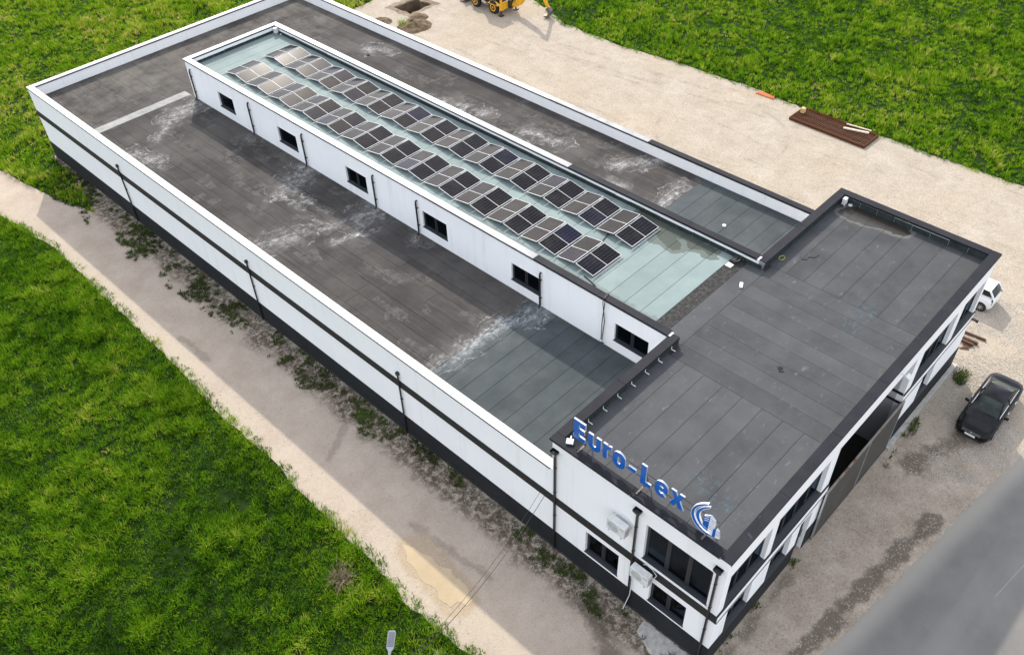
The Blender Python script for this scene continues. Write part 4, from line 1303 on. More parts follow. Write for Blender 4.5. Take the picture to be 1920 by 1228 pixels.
# --- air conditioners on the west wall
def ac_unit(y, z, label, hose):
    r_ = empty('air_conditioner', (-.03, y, z)); tag(r_, label, 'air conditioner', 'outdoor air conditioning units on the west wall')
    m = MB(); m.box(-.46, -.14, -.46, .46, 0, .66); body = m.build('casing', 'white_plastic', r_)
    bv = body.modifiers.new('bevel', 'BEVEL'); bv.width = .02; bv.segments = 2
    m = MB(); m.disc((-.462, .12, .33), (-1, 0, 0), [(0, .27), (.006, .27), (.008, .25)], 24); m.build('fan_grille', 'ac_grille', r_)
    for k_ in range(5):
        m = MB()
        rr = .05 + .05 * k_
        pts = [(-.474, .12 + rr * math.cos(a), .33 + rr * math.sin(a)) for a in np.linspace(0, 2 * math.pi, 20)]
        m.tube(pts, .006, 4, caps=False); m.build('grille_ring', 'white_plastic', r_)
    m = MB(); m.box(-.462, -.458, -.42, -.2, .48, .56); m.build('badge', 'ac_grille', r_)
    m = MB(); m.box(-.44, -.16, -.475, -.461, .1, .5); m.build('service_cover', 'ac_grille', r_)
    for yy in (-.32, .32):
        m = MB(); m.box(-.50, -.002, yy - .02, yy + .02, -.05, -.012); m.box(-.04, -.002, yy - .02, yy + .02, -.35, -.05); m.build('bracket', 'galvanised', r_)
    for yy in (-.34, .34):
        m = MB(); m.box(-.43, -.36, yy - .03, yy + .03, -.011, -.001); m.build('foot', 'black_rubber', r_)
    m = MB(); m.tube(hose, .018, 6); m.build('hose', 'white_plastic', r_, smooth=True)
ac_unit(4.78, 5.42, 'upper white air conditioner on plain wall below the sign', [(-.2, .3, .64), (-.1, .25, .78), (-.04, .1, .80), (-.03, -.3, .70), (-.03, -.52, .5), (-.15, -.48, .3)])
ac_unit(3.42, 3.30, 'lower white air conditioner beside downpipe with hanging drain hose', [(-.03, .1, .7), (-.1, -.1, .95), (-.12, -.4, .95), (-.10, -.62, .7), (-.2, -.49, .3)])
m = MB(); m.tube([(-.33, 3.70, 3.28), (-.30, 3.80, 2.9), (-.14, 3.93, 2.0), (-.12, 3.98, 1.1), (-.25, 4.05, .5), (-.32, 4.1, .08)], .02, 6)
tag(m.build('drain_hose', 'white_plastic', smooth=True), 'thin white drain hose hanging beside the downpipe', 'hose')

# --- cable bundle over the clerestory edge with hook end, roof bits
m = MB()
for dx in (-.03, .03):
    m.tube([(CX0 + .55, 12.6 + dx, RC + .03), (CX0 + .36, 12.55 + dx, HC + .03), (CX0 - .06, 12.45 + dx, HC + .03), (CX0 - .12, 12.42 + dx * 2, HC - .2), (CX0 - .10, 12.40 - dx * 2.4, 6.6), (CX0 - .10, 12.45 - dx, 5.35), (CX0 - .25, 12.4 - dx * 4, 5.25), (CX0 - .2, 12.2, 5.3)], .022, 6)
tag(m.build('cable_bundle', 'cable_black', smooth=True), 'black cables hanging over the clerestory edge near the front', 'cable')
m = MB(); m.tube([(11.5, 15.3, RC + .03), (11.9, 15.8, RC + .03), (12.3, 15.9, RC + .04), (12.8, 16.0, RC + .05)], .03, 6)
m.tube([(9.2, 14.7, RC + .03), (9.1, 14.2, RC + .03), (8.95, 13.75, RC + .04)], .035, 6)
tag(m.build('solar_cable', 'cable_black', smooth=True), 'black solar cable lying between the ends of the panel rows', 'cable')
r_ = empty('junction_box', (15.35, 9.75, RC)); tag(r_, 'dark cable box with pale cover at corner of clerestory parapet', 'junction box')
m = MB(); m.box(-.35, .35, -.12, .12, .02, .22); m.build('case', 'black_metal', r_)
m = MB(); m.tube([(-.4, -.1, .15), (-.2, -.25, .2), (.1, -.2, .25), (.4, -.25, .1), (.5, -.1, .05)], .04, 6); m.build('cable', 'cable_black', r_, smooth=True)
m = MB(); m.box(-.75, -.42, -.15, .2, .012, .05); m.build('cover', 'white_plastic', r_)
for loc, lab in (((23.2, 8.0, RF), 'white vent box in far corner of front roof'), ((15.3, 49.75, RC), 'white vent box in far corner of clerestory roof')):
    r_ = empty('vent_box', loc); tag(r_, lab, 'vent', 'vent boxes in roof corners')
    m = MB(); m.box(-.14, .14, -.07, .12, .16, .52); m.build('cover', 'white_plastic', r_)
    m = MB(); m.tube([(0, 0, .01), (0, 0, .16)], .06, 10); m.build('pipe', 'galvanised', r_)
    m = MB(); m.disc((.28, -.22, .012), (0, 0, 1), [(0, .12), (.04, .12), (.06, .08)], 16); m.build('drain_cap', 'white_plastic', r_)
m = MB(); R_ = Matrix.Rotation(.5, 3, 'Z'); m.obox((13.8, 8.45, RF + .055), .36, .16, .08, R_); m.obox((13.8, 8.45, RF + .10), .30, .11, .008, R_)
tag(m.build('white_brick', 'white_paint'), 'white block lying on the front roof near the mossy joint', 'block')
m = MB(); m.tube([(17.02 + .2 * math.cos(a), 8.12 + .13 * math.sin(a), RF + .03) for a in np.linspace(0, 2 * math.pi, 18)], .02, 5, caps=False)
tag(m.build('tape_ring', 'green_ring'), 'yellow green ring lying in the parapet shadow', 'ring')
m = MB(); m.tube([(17.8, 7.5, RF + .02), (17.6, 7.3, RF + .02), (17.75, 7.1, RF + .02), (18.0, 7.15, RF + .02), (18.15, 6.9, RF + .02), (18.5, 6.85, RF + .02)], .014, 5)
tag(m.build('loose_wire', 'cable_black', smooth=True), 'short black wire curled on the front roof', 'wire')
m = MB(); R_ = Matrix.Rotation(.8, 3, 'Z')
for i in range(5):
    m.obox((10.1 + .1 * math.cos(i * 1.7), 4.0 + .1 * math.sin(i * 2.3), RF + .025), .22, .035, .02, Matrix.Rotation(i * 1.1, 3, 'Z'))
tag(m.build('debris', 'black_rubber'), 'small dark scrap on the front roof', 'debris')
for loc, lab in (((20.3, 13.4, RH), 'small white cap on the right-hand hall roof'), ((20.6, 46.0, RH), 'small dark cap on the far right-hand hall roof')):
    m = MB(); m.disc((*loc[:2], loc[2] + .004), (0, 0, 1), [(0, .11), (.07, .11), (.09, .06)], 14)
    tag(m.build('roof_cap', 'white_plastic' if 'white' in lab else 'black_rubber'), lab, 'roof cap')
m = MB(); m.box(23.62, 23.78, -.30, -.065, 3.66, 3.72); m.box(23.66, 23.74, -.42, -.30, 3.60, 3.74)
tag(m.build('camera_bracket', 'black_metal'), 'small black bracket on the belt at the right corner', 'bracket')

# --- solar panels: 13 pairs in two rows
PW_, PL = 2.30, 1.17
TILT = math.asin(.2 / PL)
proto = empty('solar_panel', (0, 0, 0))
m = MB(); t_ = .035; b_ = .021
x0, x1 = -PW_ / 2, PW_ / 2; y0, y1 = -PL / 2, PL / 2
m.box(x0, x1, y0, y0 + b_, 0, t_); m.box(x0, x1, y1 - b_, y1, 0, t_); m.box(x0, x0 + b_, y0 + b_, y1 - b_, 0, t_); m.box(x1 - b_, x1, y0 + b_, y1 - b_, 0, t_)
m.build('frame', 'panel_frame', proto)
for s_ in (-1, 1):
    a, b = sorted((s_ * .013, s_ * (PW_ / 2 - b_)))
    m = MB(); m.box(a, b, y0 + b_, y1 - b_, .018, .030); m.build('cell_field', 'solar_cells', proto)
m = MB(); m.box(-.013, .013, y0 + b_, y1 - b_, .016, .0305); m.build('centre_strip', 'panel_frame', proto)
m = MB(); m.box(x0 + b_, x1 - b_, y0 + b_, y1 - b_, .008, .015); m.build('backsheet', 'solar_back', proto)
first = True
for row, xc in (('left', 10.53), ('right', 13.72)):
    AR = empty('solar_array', (xc, 14.2, RC))
    tag(AR, 'row of dark solar panels in tent-like pairs nearer the ' + ('windowed clerestory wall' if row == 'left' else 'right-hand parapet'), 'solar array', 'rows of solar panels on the clerestory roof')
    for k_ in range(13):
        yb = 14.28 + k_ * 2.557
        for face in ('toward', 'away'):
            o = proto if first else copy_tree(proto)
            first = False
            o.parent = AR
            yc = yb + .58 if face == 'toward' else yb + 1.32 + .52
            o.location = (random.uniform(-.012, .012), yc - 14.2, .20)
            o.rotation_euler = ((TILT if face == 'toward' else -TILT) + random.uniform(-.006, .006), random.uniform(-.004, .004), random.uniform(-.004, .004))
    for xx in (-.75, .75):
        m = MB(); m.box(xx - .015, xx + .015, -.10, 33.2, .03, .07); m.build('rail', 'alu', AR)
    for k_ in range(14):
        yy = (k_ * 2.557 - .02) - .02
        m = MB(); m.box(-1.40, 1.13, yy - .022, yy + .022, .071, .085); m.build('cross_rail', 'alu', AR)
    for k_ in range(13):
        for xx in (-.75, .75):
            m = MB(); m.box(xx - .018, xx + .018, k_ * 2.557 + 1.24, k_ * 2.557 + 1.30, .071, .27); m.build('post', 'alu', AR)

# ================================================================== VEHICLES
def wheel(parent, x, y, r, w, sgn, rim):
    o_ = empty('wheel', (x, y, r)); o_.parent = parent
    m = MB(); m.disc((0, -w / 2, 0), (0, 1, 0), [(0, r * .80), (.02, r * .97), (w * .3, r), (w * .7, r), (w - .02, r * .97), (w, r * .80)], 24); m.build('tyre', 'black_rubber', o_, smooth=True)
    m = MB(); s_ = sgn * (w / 2 + .002)
    m.disc((0, s_ - sgn * .03, 0), (0, sgn, 0), [(0, r * .74), (.02, r * .72), (.03, r * .62)], 20); m.build('rim', 'machine_dark' if rim == 'alloy' else rim, o_)
    m = MB()
    for i in range(10):
        a = i * math.pi / 5
        m.bar((.05 * math.cos(a), s_ + sgn * .006, .05 * math.sin(a)), (r * .68 * math.cos(a), s_ + sgn * .006, r * .68 * math.sin(a)), .03 if rim == 'alloy' else .02, .03, up=(0, 1, 0))
    m.disc((0, s_, 0), (0, sgn, 0), [(0, .07), (.015, .06)], 12)
    m.build('spokes', 'chrome' if rim == 'alloy' else 'steel_worn', o_)
    return o_

def lerp_tab(tab, u):
    for (a, *va), (b, *vb) in zip(tab, tab[1:]):
        if a <= u <= b:
            t_ = (u - a) / (b - a); t_ = t_ * t_ * (3 - 2 * t_) * .5 + t_ * .5
            return [p + (q - p) * t_ for p, q in zip(va, vb)]
    return list(tab[-1][1:])

def car(name, loc, rz, label, S):
    """lofted lower body + greenhouse patches; +x is forward"""
    C = empty(name, loc, rz); tag(C, label, 'car')
    L_ = S['len']; n = 44
    prof = S['prof']               # u, half width, z bottom, z shoulder, z deck
    m = MB(); rows = []
    for i in range(n + 1):
        u = -L_ / 2 + L_ * i / n
        hw, zb, zs, zd = lerp_tab(prof, u)
        half = [(hw * .80, zb), (hw * .96, zb + .06), (hw, zb + .22), (hw * 1.0, (zb + zs) / 2 + .08), (hw * .985, zs - .06), (hw * .94, zs), (hw * .72, zs + (zd - zs) * .75), (hw * .35, zd - .004), (0, zd)]
        sec = [(-y, z) for y, z in half] + [(y, z) for y, z in half[-2::-1]]
        rows.append([(u, y, z) for y, z in sec])
    k_ = len(rows[0])
    m.add([p for r in rows for p in r], [(i * k_ + j, i * k_ + j + 1, (i + 1) * k_ + j + 1, (i + 1) * k_ + j) for i in range(n) for j in range(k_ - 1)])
    o = len(m.v) - (n + 1) * k_
    m.f += [tuple(range(o, o + k_)), tuple(range(o + n * k_, o + n * k_ + k_))]; m.k += [0, 0]
    m.f += [(o + i * k_, o + (i + 1) * k_, o + (i + 1) * k_ + k_ - 1, o + i * k_ + k_ - 1) for i in range(n)]; m.k += [0] * n
    m.build('body', S['paint'], C, smooth=True)
    g = S['house']                 # (u, half width, z) for windscreen base, roof front, roof rear, rear base
    (wu, wh, wz), (fu, fh, fz), (ru, rh, rz_), (bu, bh, bz) = g
    m = MB(); m.patch((ru, -rh, rz_), (fu, -fh, fz), (fu, fh, fz), (ru, rh, rz_), 10, 8, (0, 0, .075)); m.build('roof', S['paint'], C, smooth=True)
    m = MB(); m.patch((wu, -wh, wz), (wu, wh, wz), (fu, fh, fz), (fu, -fh, fz), 10, 5, (.10, 0, .05)); m.build('windscreen', 'car_glass', C, smooth=True)
    m = MB(); m.patch((bu, bh, bz), (bu, -bh, bz), (ru, -rh, rz_), (ru, rh, rz_), 10, 5, (-.08, 0, .04)); m.build('rear_window', 'car_glass', C, smooth=True)
    for s_ in (-1, 1):
        m = MB(); m.patch((bu, s_ * bh, bz), (wu, s_ * wh, wz), (fu, s_ * fh, fz), (ru, s_ * rh, rz_), 10, 4, (0, s_ * .05, .01)); sw = m.build('side_window', 'car_glass', C, smooth=True)
        m = MB(); m.tube([(bu + .05, s_ * (bh + .01), bz + .02), ((bu + wu) / 2, s_ * ((bh + wh) / 2 + .012), (bz + wz) / 2 + .03), (wu - .05, s_ * (wh + .01), wz + .02)], .020, 6); m.build('trim', S['trim'], sw, smooth=True)
        m = MB(); mid = .52 if S['doors'] else .45
        pb = Vector((bu + (wu - bu) * mid, s_ * (bh + (wh - bh) * mid + .02), bz + (wz - bz) * mid)); pt = Vector((ru + (fu - ru) * mid, s_ * (rh + (fh - rh) * mid + .02), rz_ + .02))
        pm = (pb + pt) / 2 + Vector((0, s_ * .05, .0)); m.tube([pb, pm, pt], .03, 6); m.build('pillar', 'machine_dark' if S['doors'] else S['paint'], C)
        for a, b in (((wu, s_ * wh, wz), (fu, s_ * fh, fz)), ((bu, s_ * bh, bz), (ru, s_ * rh, rz_))):
            m = MB(); m.tube([a, (Vector(a) + Vector(b)) / 2 + Vector((0, s_ * .008, .012)), b], S['pil'], 8); m.build('pillar', S['paint'], C, smooth=True)
        m = MB(); m.tube([(ru, s_ * rh, rz_), ((ru + fu) / 2, s_ * ((rh + fh) / 2), (rz_ + fz) / 2 + .006), (fu, s_ * fh, fz)], .028, 8); m.build('roof_edge', S['paint'], C, smooth=True)
        # mirrors
        m = MB(); m.obox((wu - .28, s_ * (wh + .27), wz + .07), .12, .22, .15, Matrix.Rotation(s_ * .2, 3, 'Z')); mo = m.build('mirror', S['paint'], C)
        bv = mo.modifiers.new('bevel', 'BEVEL'); bv.width = .035; bv.segments = 3
        m = MB(); m.bar((wu - .26, s_ * (wh + .05), wz + .02), (wu - .27, s_ * (wh + .2), wz + .05), .05, .04); m.build('mirror_arm', 'machine_dark', mo)
        # lamps
        hl = S['head']; m = MB()
        m.patch((hl[0], s_ * hl[1], hl[3]), (hl[0] + hl[5], s_ * hl[2], hl[3]), (hl[0] + hl[5] - .10, s_ * hl[2], hl[4]), (hl[0] - .13, s_ * hl[1], hl[4]), 4, 3, (.04, s_ * .01, .02)); m.build('headlight', 'lamp_clear', C, smooth=True)
        tl = S['tail']; m = MB()
        m.obox((tl[0], s_ * tl[1], tl[2]), tl[3], tl[4], tl[5], Matrix.Rotation(s_ * .45, 3, 'Z')); to = m.build('taillight', S['tailmat'], C)
        bv = to.modifiers.new('bevel', 'BEVEL'); bv.width = .03; bv.segments = 2
        for dx_ in (S['handles'] if S['doors'] else S['handles'][:1]):
            m = MB(); hwid = lerp_tab(prof, dx_)[0]; zsh = lerp_tab(prof, dx_)[2]
            m.box(dx_ - .1, dx_ + .1, s_ * (hwid + .012) - .012, s_ * (hwid + .012) + .012, zsh - .14, zsh - .11); m.build('door_handle', S['trim'], C)
        for wx in S['wheels']:
            hwid = lerp_tab(prof, wx)[0]
            m = MB(); m.disc((wx, s_ * (hwid - .20), S['wr'] + .02), (0, s_, 0), [(0, S['wr'] * 1.14), (.206, S['wr'] * 1.14)], 24); m.build('wheel_arch', 'black_rubber', C)
            wheel(C, wx, s_ * (hwid - .10), S['wr'], .22, s_, 'alloy')
    f_ = L_ / 2
    m = MB(); m.box(f_ - .06, f_ + .012, -.48, .48, S['gz'], S['gz'] + .13); gr = m.build('grille', 'machine_dark', C)
    for i in range(3):
        m = MB(); m.box(f_ + .002, f_ + .02, -.46, .46, S['gz'] + .02 + i * .042, S['gz'] + .034 + i * .042); m.build('grille_bar', 'chrome', gr)
    m = MB(); m.disc((f_ + .012, 0, S['gz'] + .065), (1, 0, 0), [(0, .06), (.012, .055)], 16); m.build('badge', 'chrome', gr)
    m = MB(); m.obox((f_ + .022, 0, S['gz'] - .10), .012, .52, .11, Matrix.Rotation(-.12, 3, 'Y')); m.build('number_plate', 'plate_white', C)
    m = MB(); m.box(f_ - .10, f_ + .014, -.62, .62, .22, .34); m.build('lower_intake', 'machine_dark', C)
    m = MB(); m.obox((-f_ - .008, 0, S['rp']), .012, .52, .11, Matrix.Rotation(.1, 3, 'Y')); m.build('number_plate', 'plate_white', C)
    m = MB()
    for s_ in (-1, 1):
        m.tube([(wu + .10, s_ * .1, wz + .005), (wu - .02, s_ * .1 + .42, wz + .075)], .010, 5)
    m.build('wiper', 'black_rubber', C)
    return C
SEDAN = dict(len=4.82, paint='paint_black', trim='chrome', doors=True, pil=.034, wr=.335, gz=.56, rp=.78,
    prof=[(-2.41, .66, .34, .74, .80), (-2.30, .80, .27, .88, 1.00), (-2.0, .89, .22, .95, 1.06), (-1.3, .92, .20, .98, 1.04), (0, .925, .19, .96, 1.00), (.9, .92, .20, .93, .99), (1.5, .91, .20, .86, .93), (2.05, .88, .20, .76, .84), (2.30, .78, .22, .66, .72), (2.41, .60, .28, .60, .64)],
    house=[(1.02, .74, .95), (.22, .57, 1.36), (-.92, .56, 1.37), (-1.72, .72, 1.04)],
    head=(2.30, .46, .80, .62, .74, -.20), tail=(-2.27, .64, .84, .12, .24, .12), tailmat='lamp_red', handles=(.1, -.85), wheels=(1.42, -1.34))
car('black_car', (21.62, -2.93, 0), math.pi + .01, 'black sedan parked on gravel beside the street facade', SEDAN)
HATCH = dict(len=3.56, paint='paint_white', trim='paint_white', doors=False, pil=.06, wr=.30, gz=.52, rp=.62,
    prof=[(-1.78, .62, .34, .74, .84), (-1.72, .76, .26, .90, .97), (-1.4, .82, .20, .98, 1.02), (0, .82, .19, .94, .98), (.8, .81, .20, .92, .99), (1.3, .79, .20, .84, .90), (1.65, .72, .22, .70, .76), (1.78, .58, .30, .60, .64)],
    house=[(1.0, .70, .96), (.30, .56, 1.44), (-1.40, .58, 1.42), (-1.70, .66, .98)],
    head=(1.66, .40, .72, .64, .78, -.18), tail=(-1.66, .62, .80, .10, .24, .30), tailmat='machine_dark', handles=(.0, -.7), wheels=(1.18, -1.22))
HATCH['house'][3] = (-1.71, .60, 1.02)
car('white_car', (30.15, 1.95, 0), math.pi / 2, 'white hatchback partly hidden behind the building corner', HATCH)

# --- backhoe loader at the top edge
X = empty('backhoe_loader', (41.3, 53.3, 0), 0)
tag(X, 'yellow backhoe loader standing on the gravel by the pit', 'backhoe')
Y_, K_ = 'excavator_yellow', 'machine_dark'
m = MB(); m.box(-.42, .42, -2.0, 2.3, .55, .95); m.build('chassis', K_, X)
m = MB(); m.box(-.45, .45, .75, 2.35, .96, 1.65); h_ = m.build('engine_hood', Y_, X)
bv = h_.modifiers.new('bevel', 'BEVEL'); bv.width = .08; bv.segments = 3
for yy, r_w in ((-1.2, .60), (1.22, .56)):
    for s_ in (-1, 1):
        o_ = empty('wheel', (s_ * .92, yy, r_w)); o_.parent = X
        m = MB(); m.disc((-.19, 0, 0), (1, 0, 0), [(0, r_w * .72), (.03, r_w * .95), (.10, r_w), (.28, r_w), (.35, r_w * .95), (.38, r_w * .72)], 28)
        for i in range(20):
            a = i * math.pi / 10
            m.bar((-.17, r_w * 1.0 * math.cos(a), r_w * 1.0 * math.sin(a)), (.17, r_w * 1.0 * math.cos(a + .12), r_w * 1.0 * math.sin(a + .12)), .05, .05)
        m.build('tyre', 'black_rubber', o_)
        m = MB(); m.disc((s_ * .155, 0, 0), (s_, 0, 0), [(0, r_w * .62), (.045, r_w * .60), (.050, r_w * .48), (.03, r_w * .42), (.02, r_w * .18), (.06, r_w * .16), (.07, r_w * .10)], 24); m.build('rim', Y_, o_)
        m = MB(); m.patch((s_ * .72, yy - .7, r_w * 1.55), (s_ * 1.12, yy - .7, r_w * 1.5), (s_ * 1.12, yy + .7, r_w * 1.5), (s_ * .72, yy + .7, r_w * 1.55), 3, 8, (0, 0, .32)); m.build('fender', Y_ if yy < 0 else K_, X, smooth=True)
# cab
m = MB()
for s_ in (-1, 1):
    m.bar((s_ * .72, .70, 1.0), (s_ * .66, .55, 2.62), .07, .07); m.bar((s_ * .74, -.1, 1.0), (s_ * .68, -.15, 2.62), .06, .06); m.bar((s_ * .74, -1.15, 1.25), (s_ * .66, -1.05, 2.62), .07, .07)
    m.bar((s_ * .74, .70, 1.02), (s_ * .74, -1.15, 1.27), .06, .06)
m.build('cab_frame', K_, X)
m = MB(); m.box(-.78, .78, -1.25, .72, 2.63, 2.76); cr = m.build('cab_roof', Y_, X); bv = cr.modifiers.new('bevel', 'BEVEL'); bv.width = .05; bv.segments = 2
for nm, q in (('windscreen', ((-.66, .69, 1.1), (.66, .69, 1.1), (.62, .56, 2.6), (-.62, .56, 2.6))), ('rear_window', ((-.66, -1.13, 1.3), (.66, -1.13, 1.3), (.62, -1.05, 2.6), (-.62, -1.05, 2.6))),
              ('side_window', ((-.73, .6, 1.1), (-.73, -1.1, 1.3), (-.67, -1.0, 2.6), (-.67, .5, 2.6))), ('side_window', ((.73, .6, 1.1), (.73, -1.1, 1.3), (.67, -1.0, 2.6), (.67, .5, 2.6)))):
    m = MB(); m.patch(*q, 1, 1); m.build(nm, 'cab_glass', X)
m = MB(); m.box(-.6, .6, -1.0, .5, .97, 1.15); m.build('cab_floor', K_, X)
m = MB(); m.box(-.25, .25, -.5, 0, 1.16, 1.5); m.box(-.25, .25, -.55, -.42, 1.5, 2.0); m.build('seat', 'black_rubber', X)
# loader
for s_ in (-1, 1):
    m = MB(); m.bar((s_ * .60, .55, 1.45), (s_ * .60, 2.0, .95), .10, .22); m.bar((s_ * .60, 1.95, 1.0), (s_ * .60, 2.75, .45), .10, .20); m.build('loader_arm', Y_, X)
    m = MB(); m.tube([(s_ * .60, .9, 1.0), (s_ * .60, 2.0, .82)], .05, 8); m.build('cylinder', 'chrome', X)
bp = [(0, 0), (.75, -.02), (.80, .05), (.28, .12), (.10, .55), (.34, .86), (.28, .90), (.0, .60)]
m = MB(); m.prism(bp, lambda a, b, d: (d, 2.62 + a, .06 + b), -1.15, 1.15); m.build('loader_bucket', 'steel_worn', X)
# hoe end: frame, stabilisers, boom, dipper, bucket
m = MB(); m.box(-1.05, 1.05, -2.14, -2.01, .45, 1.15); m.build('hoe_frame', Y_, X)
for s_ in (-1, 1):
    m = MB(); m.box(s_ * 1.0 - .09, s_ * 1.0 + .09, -2.30, -2.142, .55, 1.75); m.build('stabiliser_leg', Y_, X)
    m = MB(); m.box(s_ * 1.0 - .06, s_ * 1.0 + .06, -2.27, -2.17, .10, .549); m.box(s_ * 1.0 - .22, s_ * 1.0 + .22, -2.42, -2.04, .01, .099); m.build('stabiliser_foot', K_, X)
def plate(path2, wdt, a, b):
    """thick plate boom in the vertical plane through a-b; path2 outline in (distance, height)"""
    a = Vector(a); d = (Vector(b) - a); d.z = 0; d.normalize(); nrm = Vector((-d.y, d.x, 0))
    return lambda m: m.prism(path2, lambda u, t_, w__: a + d * u + Vector((0, 0, t_)) + nrm * w__, -wdt / 2, wdt / 2)
m = MB(); m.box(-.0, .55, -2.55, -2.142, .5, 1.3); m.build('king_post', K_, X)
ka = (.28, -2.45, 0); kb = (1.72, -6.1, 0)
m = MB(); plate([(0, .75), (.25, .55), (1.1, 1.0), (1.9, 2.2), (2.35, 3.5), (2.1, 3.75), (1.75, 3.0), (1.1, 2.1), (.2, 1.25)], .26, ka, kb)(m); m.build('boom', Y_, X)
m = MB(); plate([(2.0, 3.9), (2.15, 3.3), (2.5, 3.1), (3.55, .95), (3.72, .90), (3.75, 1.08), (2.75, 3.35), (2.35, 4.1)], .22, ka, kb)(m); m.build('dipper', Y_, X)
m = MB(); plate([(3.42, .98), (3.78, 1.02), (4.05, .75), (4.0, .35), (3.75, .10), (3.35, .12), (3.25, .20), (3.62, .30), (3.72, .55), (3.6, .75)], .55, ka, kb)(m); m.build('hoe_bucket', 'steel_worn', X)
d__ = (Vector(kb) - Vector(ka)).normalized()
P_ = lambda u, t_: Vector(ka) + d__ * u + Vector((0, 0, t_))
m = MB(); m.tube([P_(.3, 1.35), P_(1.7, 3.15)], .06, 8); m.build('cylinder', 'chrome', X)
m = MB(); m.tube([P_(2.3, 3.95), P_(3.3, 1.85)], .05, 8); m.build('cylinder', 'chrome', X)
m = MB()
for i in range(3):
    m.tube([(.1 + i * .1, -2.2, 1.0), (.1 + i * .12, -2.6, 1.5 - i * .1), (.2 + i * .1, -2.9, 1.1 + i * .15)], .025, 6)
m.build('hydraulic_hose', 'black_rubber', X, smooth=True)

# --- rusty grating with planks and block, clay strip, timbers
GR = empty('steel_grating', (42.42, 17.5, 0), math.radians(-1.0)); tag(GR, 'rust brown steel grating lying flat at the field edge', 'grating')
for s_ in (-1, 1):
    m = MB(); m.box(s_ * 1.06 - .04, s_ * 1.06 + .04, -3.2, 3.2, .0, .22); m.build('frame_bar', 'rust', GR)
    m = MB(); m.box(-1.0, 1.0, s_ * 3.16 - .04, s_ * 3.16 + .04, .0, .22); m.build('frame_bar', 'rust', GR)
bar_me = None
for i in range(36):
    yy = -3.04 + i * 6.08 / 35
    if bar_me is None:
        m = MB(); m.box(-1.01, 1.01, -.03, .03, 0, .10); o_ = m.build('grate_bar', 'rust', GR); bar_me = o_.data
    else:
        o_ = bpy.data.objects.new('grate_bar', bar_me); COL.objects.link(o_); o_.parent = GR
    o_.location = (0, yy, .10)
for xx in (-.35, .35):
    m = MB(); m.box(xx - .03, xx + .03, -3.1, 3.1, .0, .045); m.build('under_bar', 'rust', GR)
m = MB(); m.bar((43.24, 16.85, .27), (43.52, 14.95, .27), .09, .07); m.bar((43.245, 16.83, .307), (43.50, 15.0, .307), .06, .006)
tag(m.build('plank', 'pale_timber'), 'narrow pale plank on the grating on the field side', 'plank', 'pale planks on the grating')
m = MB(); m.bar((42.55, 16.75, .28), (43.10, 14.95, .28), .17, .09); m.bar((42.56, 16.72, .328), (43.09, 15.0, .328), .13, .006)
tag(m.build('plank', 'pale_timber'), 'wider pale plank on the grating on the yard side', 'plank', 'pale planks on the grating')
m = MB(); m.box(42.52, 42.84, 20.15, 20.45, .225, .60); m.box(42.56, 42.80, 20.19, 20.41, .60, .62)
tag(m.build('wood_block', 'wood_block'), 'yellowish wooden block standing on corner of the grating', 'wood block')
for i in range(5):
    m = MB(); m.bar((43.46 + .10 * i - .2, 24.9 - .05 * i, .05 + .02 * (i % 2)), (43.5 + .08 * i - .2, 23.25 + .04 * i, .05 + .02 * (i % 2)), .085, .07)
    m.bar((43.46 + .10 * i - .2, 24.7, .088 + .02 * (i % 2)), (43.5 + .08 * i - .2, 23.5, .088 + .02 * (i % 2)), .05, .008)
    tag(m.build('clay_bar', 'orange_clay'), ['first', 'second', 'third', 'fourth', 'fifth'][i] + ' orange clay bar from the yard side at the field edge', 'clay bar', 'orange clay bars at the field edge')
tm = [((26.9, .9, .07), (27.05, -.66, .07), .12, 'thin brown timber lying farthest from the building corner'), ((26.35, .9, .10), (26.42, -.45, .10), .16, 'thick brown timber lying in the middle by the building corner'), ((26.12, .9, .10), (26.15, -.30, .10), .15, 'brown timber lying closest to the building corner')]
for a, b, w__, lab in tm:
    m = MB(); m.bar(a, b, w__, w__); m.bar((a[0], a[1], a[2] + w__ / 2 + .004), (b[0], b[1] + .1, b[2] + w__ / 2 + .004), w__ * .6, .006)
    tag(m.build('timber_beam', 'timber'), lab, 'timber', 'timbers by the building corner')
m = MB()
for i in range(9):
    m.bar((25.5 + .1 * i, .2 - .07 * (i % 4), .03 + .02 * (i % 2)), (25.75 + .08 * i, -.25 + .09 * (i % 3), .03 + .02 * (i % 3)), .09, .03)
tag(m.build('scrap_wood', 'timber'), 'scattered brown wood scraps beside the building corner', 'wood scraps')

# --- street lamp and overhead cables (pole foot outside the frame)
SL = empty('street_lamp', (-10.95, 6.35, 0)); tag(SL, 'grey street lamp with flat head at the lower frame edge', 'street lamp')
m = MB(); m.tube([(0, 0, 0), (0, 0, 3.5), (0, 0, 7.0)], [.10, .085, .06], 12); m.build('pole', 'galvanised', SL, smooth=True)
m = MB(); m.tube([(0, 0, 6.95), (.12, .11, 7.02), (.35, .33, 7.05), (.52, .50, 7.06)], .04, 8); m.build('arm', 'galvanised', SL, smooth=True)
ax_ = Vector((.46, .45, 7.06)); dv = Vector((-.02, 1.0, .06)).normalized()
dv = Vector((.74, .68, .05)).normalized(); sv = Vector((dv.y, -dv.x, 0)).normalized(); uv = sv.cross(dv)
def hd(u, t_, d): return ax_ + sv * u + dv * t_ + uv * d
m = MB(); m.prism([(-.04, -.1), (.04, -.1), (.05, .08), (.13, .2), (.14, .78), (.10, .84), (-.10, .84), (-.14, .78), (-.13, .2), (-.05, .08)], hd, -.03, .04); hdo = m.build('lamp_head', 'lamp_grey', SL)
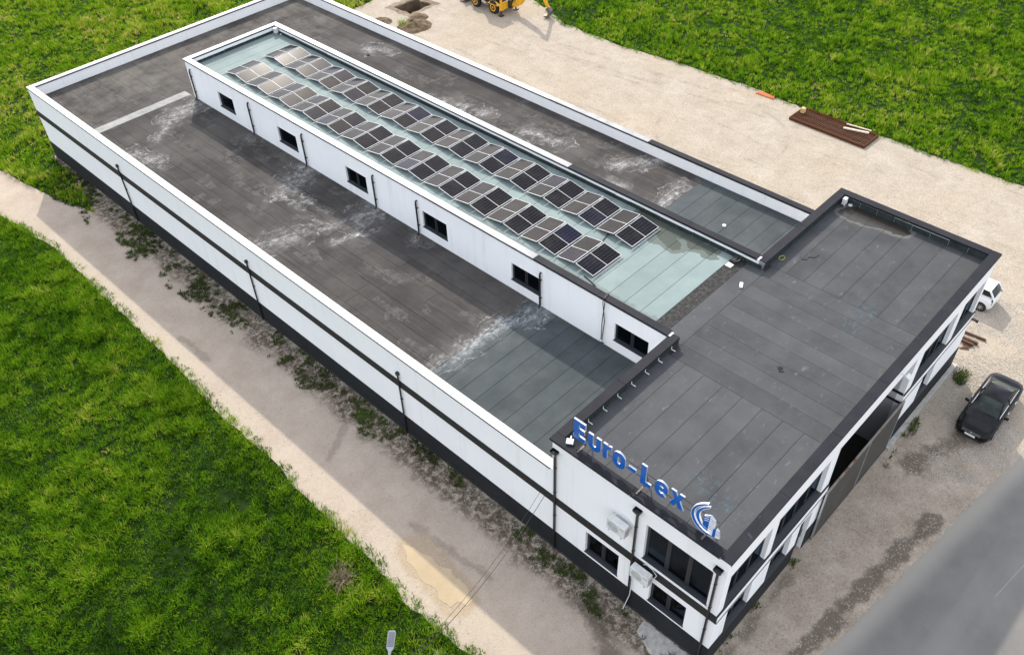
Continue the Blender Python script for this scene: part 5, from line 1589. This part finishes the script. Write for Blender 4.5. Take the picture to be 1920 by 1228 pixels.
m = MB(); m.prism([(-.105, .25), (.105, .25), (.105, .78), (-.105, .78)], hd, .041, .048); m.build('heat_sink', 'heat_sink_grey', SL)
m = MB(); m.prism([(-.10, .25), (.10, .25), (.10, .76), (-.10, .76)], hd, -.038, -.031); m.build('lens', 'lamp_clear', SL)
for i, (dy, dz) in enumerate(((0, 0), (.30, -.06))):
    a = Vector((-.03, 8.9 + dy, 3.95 + dz)); b = Vector((-10.9, 6.35 + dy * .6, 6.4 + dz))
    m = MB(); m.tube([a.lerp(b, s / 24) - Vector((0, 0, 1.0 * 4 * (s / 24) * (1 - s / 24))) for s in range(25)], .013 if i == 0 else .009, 5)
    tag(m.build('overhead_cable', 'cable_black', smooth=True), ['thicker overhead cable crossing the dirt road from the wall', 'thinner overhead cable running beside the thicker one'][i], 'cable', 'overhead cables to the street lamp')

# --- dead bushes in the near field
def bush(name, cx, cy, r, h, n, mat, label, seed):
    rr = random.Random(seed); m = MB()
    for i in range(n):
        a = rr.uniform(0, 6.28); q = rr.uniform(.2, 1) * r
        p1 = Vector((rr.uniform(-.1, .1), rr.uniform(-.1, .1), 0)); p3 = Vector((q * math.cos(a), q * math.sin(a), h * rr.uniform(.4, 1)))
        p2 = p1.lerp(p3, .5) + Vector((rr.uniform(-.1, .1), rr.uniform(-.1, .1), .12))
        m.tube([p1, p2, p3], [.018, .012, .006], 4, caps=False)
        for k_ in range(2):
            e = p3 + Vector((rr.uniform(-.25, .25), rr.uniform(-.25, .25), rr.uniform(-.05, .2)))
            m.tube([p2.lerp(p3, .6), e], [.009, .004], 3, caps=False)
    o = m.build(name, mat, loc=(cx, cy, 0)); tag(o, label, 'bush'); return o
bush('dead_bush', -8.0, 14.45, .85, .6, 70, 'dry_twig', 'brown leafless bush in the grass near the road', 3)
bush('pale_bush', -7.9, 7.9, .9, .55, 120, 'pale_shrub', 'pale yellow shrub at the lower frame edge', 4)
bush('dead_bush', -9.0, 8.1, .7, .6, 30, 'dry_twig', 'bare brown twigs beside the street lamp head', 5)
